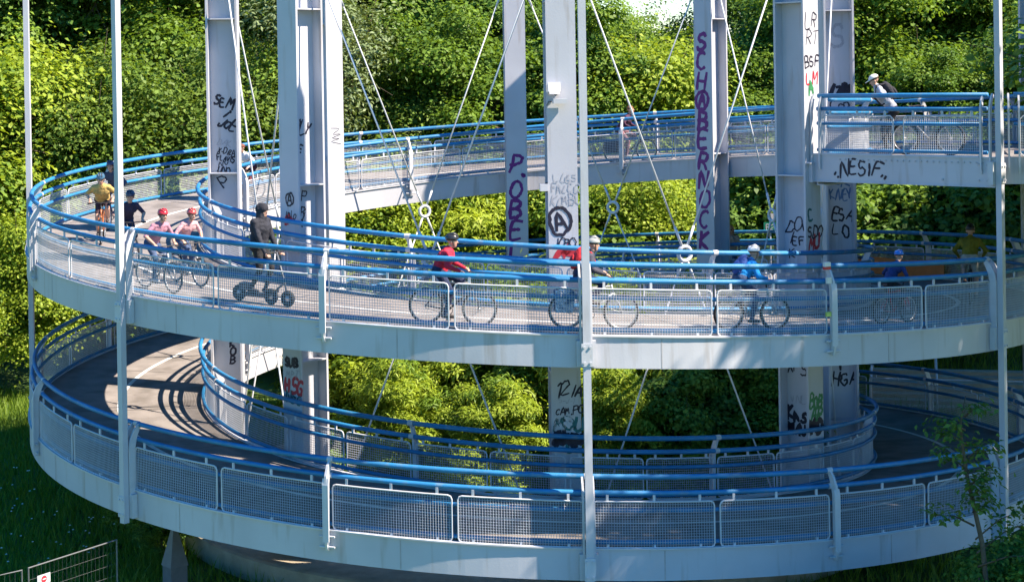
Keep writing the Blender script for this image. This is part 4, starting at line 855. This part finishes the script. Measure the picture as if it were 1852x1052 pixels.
m = MB(); m.prism([(-.42, .16), (-.30, .20), (.28, .20), (.42, .30), (.40, .24), (.26, .14), (-.40, .12)], Vector((1, 0, 0)), Z, Vector((0, 1, 0)), (0, 0, 0), .20); m.build('footboard', BLACKP, t)
m = MB(); m.box((-.30, 0, .30), (.26, .16, .14)); m.build('battery_box', DARKST, t)
for x, y in ((-.48, 0), (.30, .0), (.70, .0)):
    T_ = MB(); T_.tube([(math.cos(u*math.pi/10)*.11, 0, math.sin(u*math.pi/10)*.11) for u in range(20)], .05, 8, closed=True); w = place('wheel', T_.mesh('wheel', TYRE, True), t, (x, y, .16)); h_ = MB(); h_.ellipsoid((0, 0, 0), (.07, .045, .07), 12, 6); h_.build('hub', CHROME, w, True)
m = MB(); m.tube([(.70, 0, .16), (.62, 0, .45), (.40, 0, 1.02)], .022, 7); m.tube([(.30, 0, .16), (.45, 0, .32), (.62, 0, .45)], .018, 6); m.tube([(.30, 0, .16), (.52, 0, .17), (.70, 0, .16)], .014, 6); m.tube([(.42, 0, .30), (.60, 0, .44)], .022, 6); m.build('steering_column', DARKST, t, True)
m = MB(); m.tube([(.36, -.30, 1.03), (.40, 0, 1.02), (.36, .30, 1.03)], .014, 6); m.tube([(.40, 0, 1.02), (.42, .02, 1.10)], .012, 5); m.build('handlebar', BLACKP, t, True)
# riders round the left-hand bend
cyclist('rider with bright red helmet and mauve top nearest the hanger rod', 'light bicycle ridden by the mauve-topped red-helmeted rider', -360-42.0, 11.3, fr('pearl', (.45, .45, .47)), dict(shirt=cloth('mauve', (.42, .20, .27)), pants=JEAN, shoe=WSHOE), s=.9, helmet=HM('scarlet', (.60, .03, .05)), sleeves='short', crank=-40)
cyclist('rider with coral helmet and pale pink top', 'light bicycle ridden by the pink-topped coral-helmeted rider', -360-44.6, 10.25, fr('grey', (.30, .31, .33)), dict(shirt=cloth('pink', (.62, .33, .36)), pants=JEAN, shoe=WSHOE), s=.86, helmet=HM('coral', (.60, .09, .09)), sleeves='short', crank=40)
cyclist('rider in navy T-shirt and dark blue helmet', 'dark bicycle ridden by the navy-shirted rider', -360-61.5, 10.2, fr('blueblack', (.03, .05, .09)), dict(shirt=cloth('ink', (.030, .025, .055)), pants=NAVY, shoe=SHOE), helmet=HM('midnight', (.03, .04, .09)), s=.93, up_=-.06, sleeves='short', crank=0, headyaw=-.5, headpitch=.25)
cyclist('rider in mustard yellow shirt and dark shorts leaning on the bend', 'road bicycle ridden by the mustard-shirted rider', -360-80.5, 10.45, fr('orange', (.45, .14, .05)), dict(shirt=cloth('mustard', (.44, .30, .10)), pants=cloth('aubergine', (.045, .022, .03)), shoe=SHOE), helmet=HM('teal', (.05, .12, .20)), sleeves='short', legs='short', crank=-85, bulk=1.2, s=.94, up_=-.06, headpitch=.35, lean=.06)
cyclist('rider in navy jacket open over a white shirt', 'bicycle ridden by the navy-jacketed rider', -360-93.0, 10.6, fr('steel', (.10, .12, .16)), dict(shirt=cloth('white_navy', (.05, .06, .10)), pants=JEAN, shoe=SHOE), helmet=HM('violet', (.06, .05, .11)), crank=20, s=.93)
cyclist('rider in white shirt with dark red trousers on the far bend', 'bicycle ridden by the white-shirted rider on the far bend', -360-123.0, 9.5, fr('dark2', (.04, .04, .05)), dict(shirt=cloth('white', (.62, .62, .66)), pants=cloth('wine', (.12, .03, .04)), shoe=SHOE), s=.9, crank=60, hair=mat('auburn_hair', (.16, .05, .03), .7))
cyclist('cyclist in dark purple jacket climbing the rear of the ramp', 'touring bicycle with navy panniers climbing the rear of the ramp', -360-199.0, 8.6, fr('black', (.03, .03, .035)), dict(shirt=cloth('plum', (.07, .025, .06)), pants=cloth('mauve_pants', (.20, .11, .14)), shoe=WSHOE), down=False, s=.95, up_=-.05, crank=-70, hair=mat('ginger_hair', (.20, .08, .04), .7), bike=dict(pannier=cloth('navy_bag', (.02, .03, .07)), fender=True))
# woman on the rear of the lowest turn, seen between the columns
ph_ = -217.5
person('woman with long light brown hair and sunglasses on the far deck', on_deck(ph_, 9.3), rad(ph_)-rad(50)+math.pi/2*0+rad(160), stand_pose(), dict(shirt=cloth('beige', (.35, .28, .22)), pants=JEAN, shoe=SHOE), hair=mat('light_hair', (.42, .22, .12), .6), shades=True, longhair=True, slope=0)
# man leaning at the landing, with his bike
pl = Rl*9.5+Tl*0.75; pl.z = zl+DECKZ+.002
Jm = stand_pose((.36, .22, 1.24), (.40, -.14, 1.25), (.43, .16, 1.23), (.48, -.10, 1.25), .20, .12); Jm['pelvis'] = (-.05, 0, .92); Jm['head'] = (.36, 0, 1.56); Jm['polel'] = (0, 1, -.6); Jm['poler'] = (0, -1, -.6)
person('man in white cap and grey-blue sleeves leaning over the landing railing', pl, math.atan2(-Tl.y, -Tl.x)-rad(55), Jm, dict(shirt=cloth('greyblue', (.32, .34, .42)), pants=BLK, shoe=mat('tan_shoe', (.30, .15, .09), .7)), cap=mat('white_cap', (.72, .70, .72), .8), pack=cloth('dark_pack', (.02, .02, .03)), sleeves='short', headpitch=.45)
pb = Rl*10.62+Tl*0.32; pb.z = zl+DECKZ+.002
bicycle('black mountain bicycle parked against the landing railing', pb, math.atan2(-Rl.y, -Rl.x), 0, fr('gunmetal', (.16, .16, .18)), 1.0, tw=.03, crank=190)

# ------------------------------------------------------------------ small things around
def at_px(x, y, Y):
    d = fw+rt*((x-926)/FPX)-up*((y-526+362.57)/FPX); return CAMP+d*((Y-CAMP.y)/d.y)
ban = thing('banner', 'orange banner with faded white marks tied to the far railing', 'banner', (0, 0, 0))
m = MB(); a0, a1 = -360+128.5, -360+111.5; n = 10; vs = []
for i in range(n+1):
    ph = a0+(a1-a0)*i/n
    for dr in (0, .012):
        for dz in (-.74, -1.22): q = RAD(ph)*(11.93+dr+.012*math.sin(i*1.7)); vs.append((q.x, q.y, zt(ph)+dz+(.03*math.sin(i*.9))))
fs = []
for i in range(n):
    b = i*4; c = b+4; fs += [(b, b+1, c+1, c), (b+2, c+2, c+3, b+3), (b, c, c+2, b+2), (b+1, b+3, c+3, c+1)]
fs += [(0, 2, 3, 1), (n*4, n*4+1, n*4+3, n*4+2)]
m.add(vs, fs); m.build('cloth', mat('orange_vinyl', (.62, .20, .06), .55, 0, .12, 3), ban)
ph = -360+121; R_, T_2 = RAD(ph), TAN(ph); writing(ban, 'OSSI', R_*11.915+Vector((0, 0, zt(ph)-1.1)), T_2, Z, -R_, .24, mat('faded_white', (.6, .5, .45), .6), thick=.1)
# globe lamp, green cycle-route sign
p = at_px(1663, 405, 18.5); t = thing('lamp_post', 'slim lamp post with a white globe below the dark trees', 'lamp', (p.x, p.y, ground_height(p.x, p.y)))
m = MB(); m.tube([(0, 0, -.1), (0, 0, p.z-ground_height(p.x, p.y)-.1)], [.03, .022], 8); m.build('pole', WHITE, t, True); m = MB(); m.ellipsoid((0, 0, p.z-ground_height(p.x, p.y)), (.085, .085, .095), 14, 9); m.build('globe', mat('globe_white', (.8, .8, .8), .2), t, True)
p = at_px(1393, 411, 15.0); gz = ground_height(p.x, p.y); t = thing('route_sign', 'green cycle route sign under a small white plate on a pole', 'sign', (p.x, p.y, gz))
m = MB(); m.tube([(0, 0, -.1), (0, 0, p.z-gz+.55)], .035, 8); m.build('pole', WHITE, t); m = MB(); m.box((0, -.05, p.z-gz), (.44, .02, .34)); gp = m.build('green_plate', mat('sign_green', (.01, .22, .14), .4), t)
m = MB(); m.box((.02, -.05, p.z-gz+.36), (.18, .02, .20)); m.build('white_plate', POSTW, t); writing(gp, 'R2', Vector((-.14, -.062, p.z-gz-.08)), Vector((1, 0, 0)), Z, Vector((0, -1, 0)), .16, POSTW, thick=.14)
# steps with white pipe handrails beyond the ramp
t = thing('outdoor_steps', 'concrete steps with white pipe handrails on the grass beyond the ramp', 'steps', (13.0, 11.0, 0), rad(-12))
for i in range(7):
    m = MB(); m.box((0, i*.4, .12*i+.05), (5.4, .42, .16)); m.build('step', CONC, t)
for x in (-2.6, -.6, 1.4, 2.9):
    m = MB(); m.tube([(x, -.3, 0), (x, -.3, 1.0), (x, 2.6, 1.85), (x, 2.6, .7)], .028, 6); m.tube([(x, -.3, .55), (x, 2.6, 1.4)], .022, 6); m.build('handrail', POSTW, t)
for z0, y0 in ((1.0, -.3), (1.85, 2.6)):
    m = MB(); m.tube([(-2.6, y0, z0), (2.9, y0, z0)], .026, 6); m.build('cross_rail', POSTW, t)
# mobile site fence with a sign, bottom left
fm_ = mat('galvanised', (.12, .13, .14), .6, .2)
for i, (xa, ya, xb, yb, lb) in enumerate([(-9.14, -12.12, -8.0, -10.3, 'mesh site fence panel reaching in under the ramp'), (-10.6, -13.6, -9.22, -12.25, 'mesh site fence panel carrying a small prohibition sign')]):
    a = Vector((xa, ya, 0)); b = Vector((xb, yb, 0)); d = (b-a).normalized(); L = (b-a).length
    t = thing('site_fence', lb, 'fence', a, math.atan2(d.y, d.x), 'mobile fence panels'); m = MB(); m.tube([(0, 0, -.1), (0, 0, 1.98), (L, 0, 1.98), (L, 0, -.1)], .017, 7); m.build('frame', fm_, t)
    m = MB()
    for j in range(1, int(L/.1)): m.tube([(j*.1, 0, .1), (j*.1, 0, 1.97)], .0017, 3, cap=False)
    for j in range(1, 9): m.tube([(0, 0, j*.22), (L, 0, j*.22)], .0017, 3, cap=False)
    tag(m.build('wire_mesh', fm_, t), kind='stuff')
p = at_px(70, 1032, -11.6); t = thing('warning_sign', 'small white sign with a red round no-entry mark on the site fence', 'sign', (-8.95, -11.86, 1.72), math.atan2(1.82, 1.14))
m = MB(); m.box((-.02, -.035, 0), (.30, .008, .17)); m.build('plate', POSTW, t); m = MB(); m.tube([(-.02, -.041, 0), (-.02, -.046, 0)], .062, 16); k_ = m.build('red_disc', REDP, t); m = MB(); m.box((-.02, -.049, 0), (.08, .004, .02)); m.build('bar', POSTW, k_)
t = thing('grey_pillar', 'dark grey square pillar with a pointed cap beside the footing', 'pillar', (-7.35, -8.2, 0), rad(40))
m = MB(); m.box((0, 0, .45), (.36, .36, .9)); m.build('shaft', mat('anthracite', (.11, .12, .14), .5), t); m = MB(); m.add([(-.2, -.2, .9), (.2, -.2, .9), (.2, .2, .9), (-.2, .2, .9), (0, 0, 1.86)], [(0, 1, 4), (1, 2, 4), (2, 3, 4), (3, 0, 4), (3, 2, 1, 0)]); m.build('pointed_cap', mat('anthracite', (.11, .12, .14), .5), t)
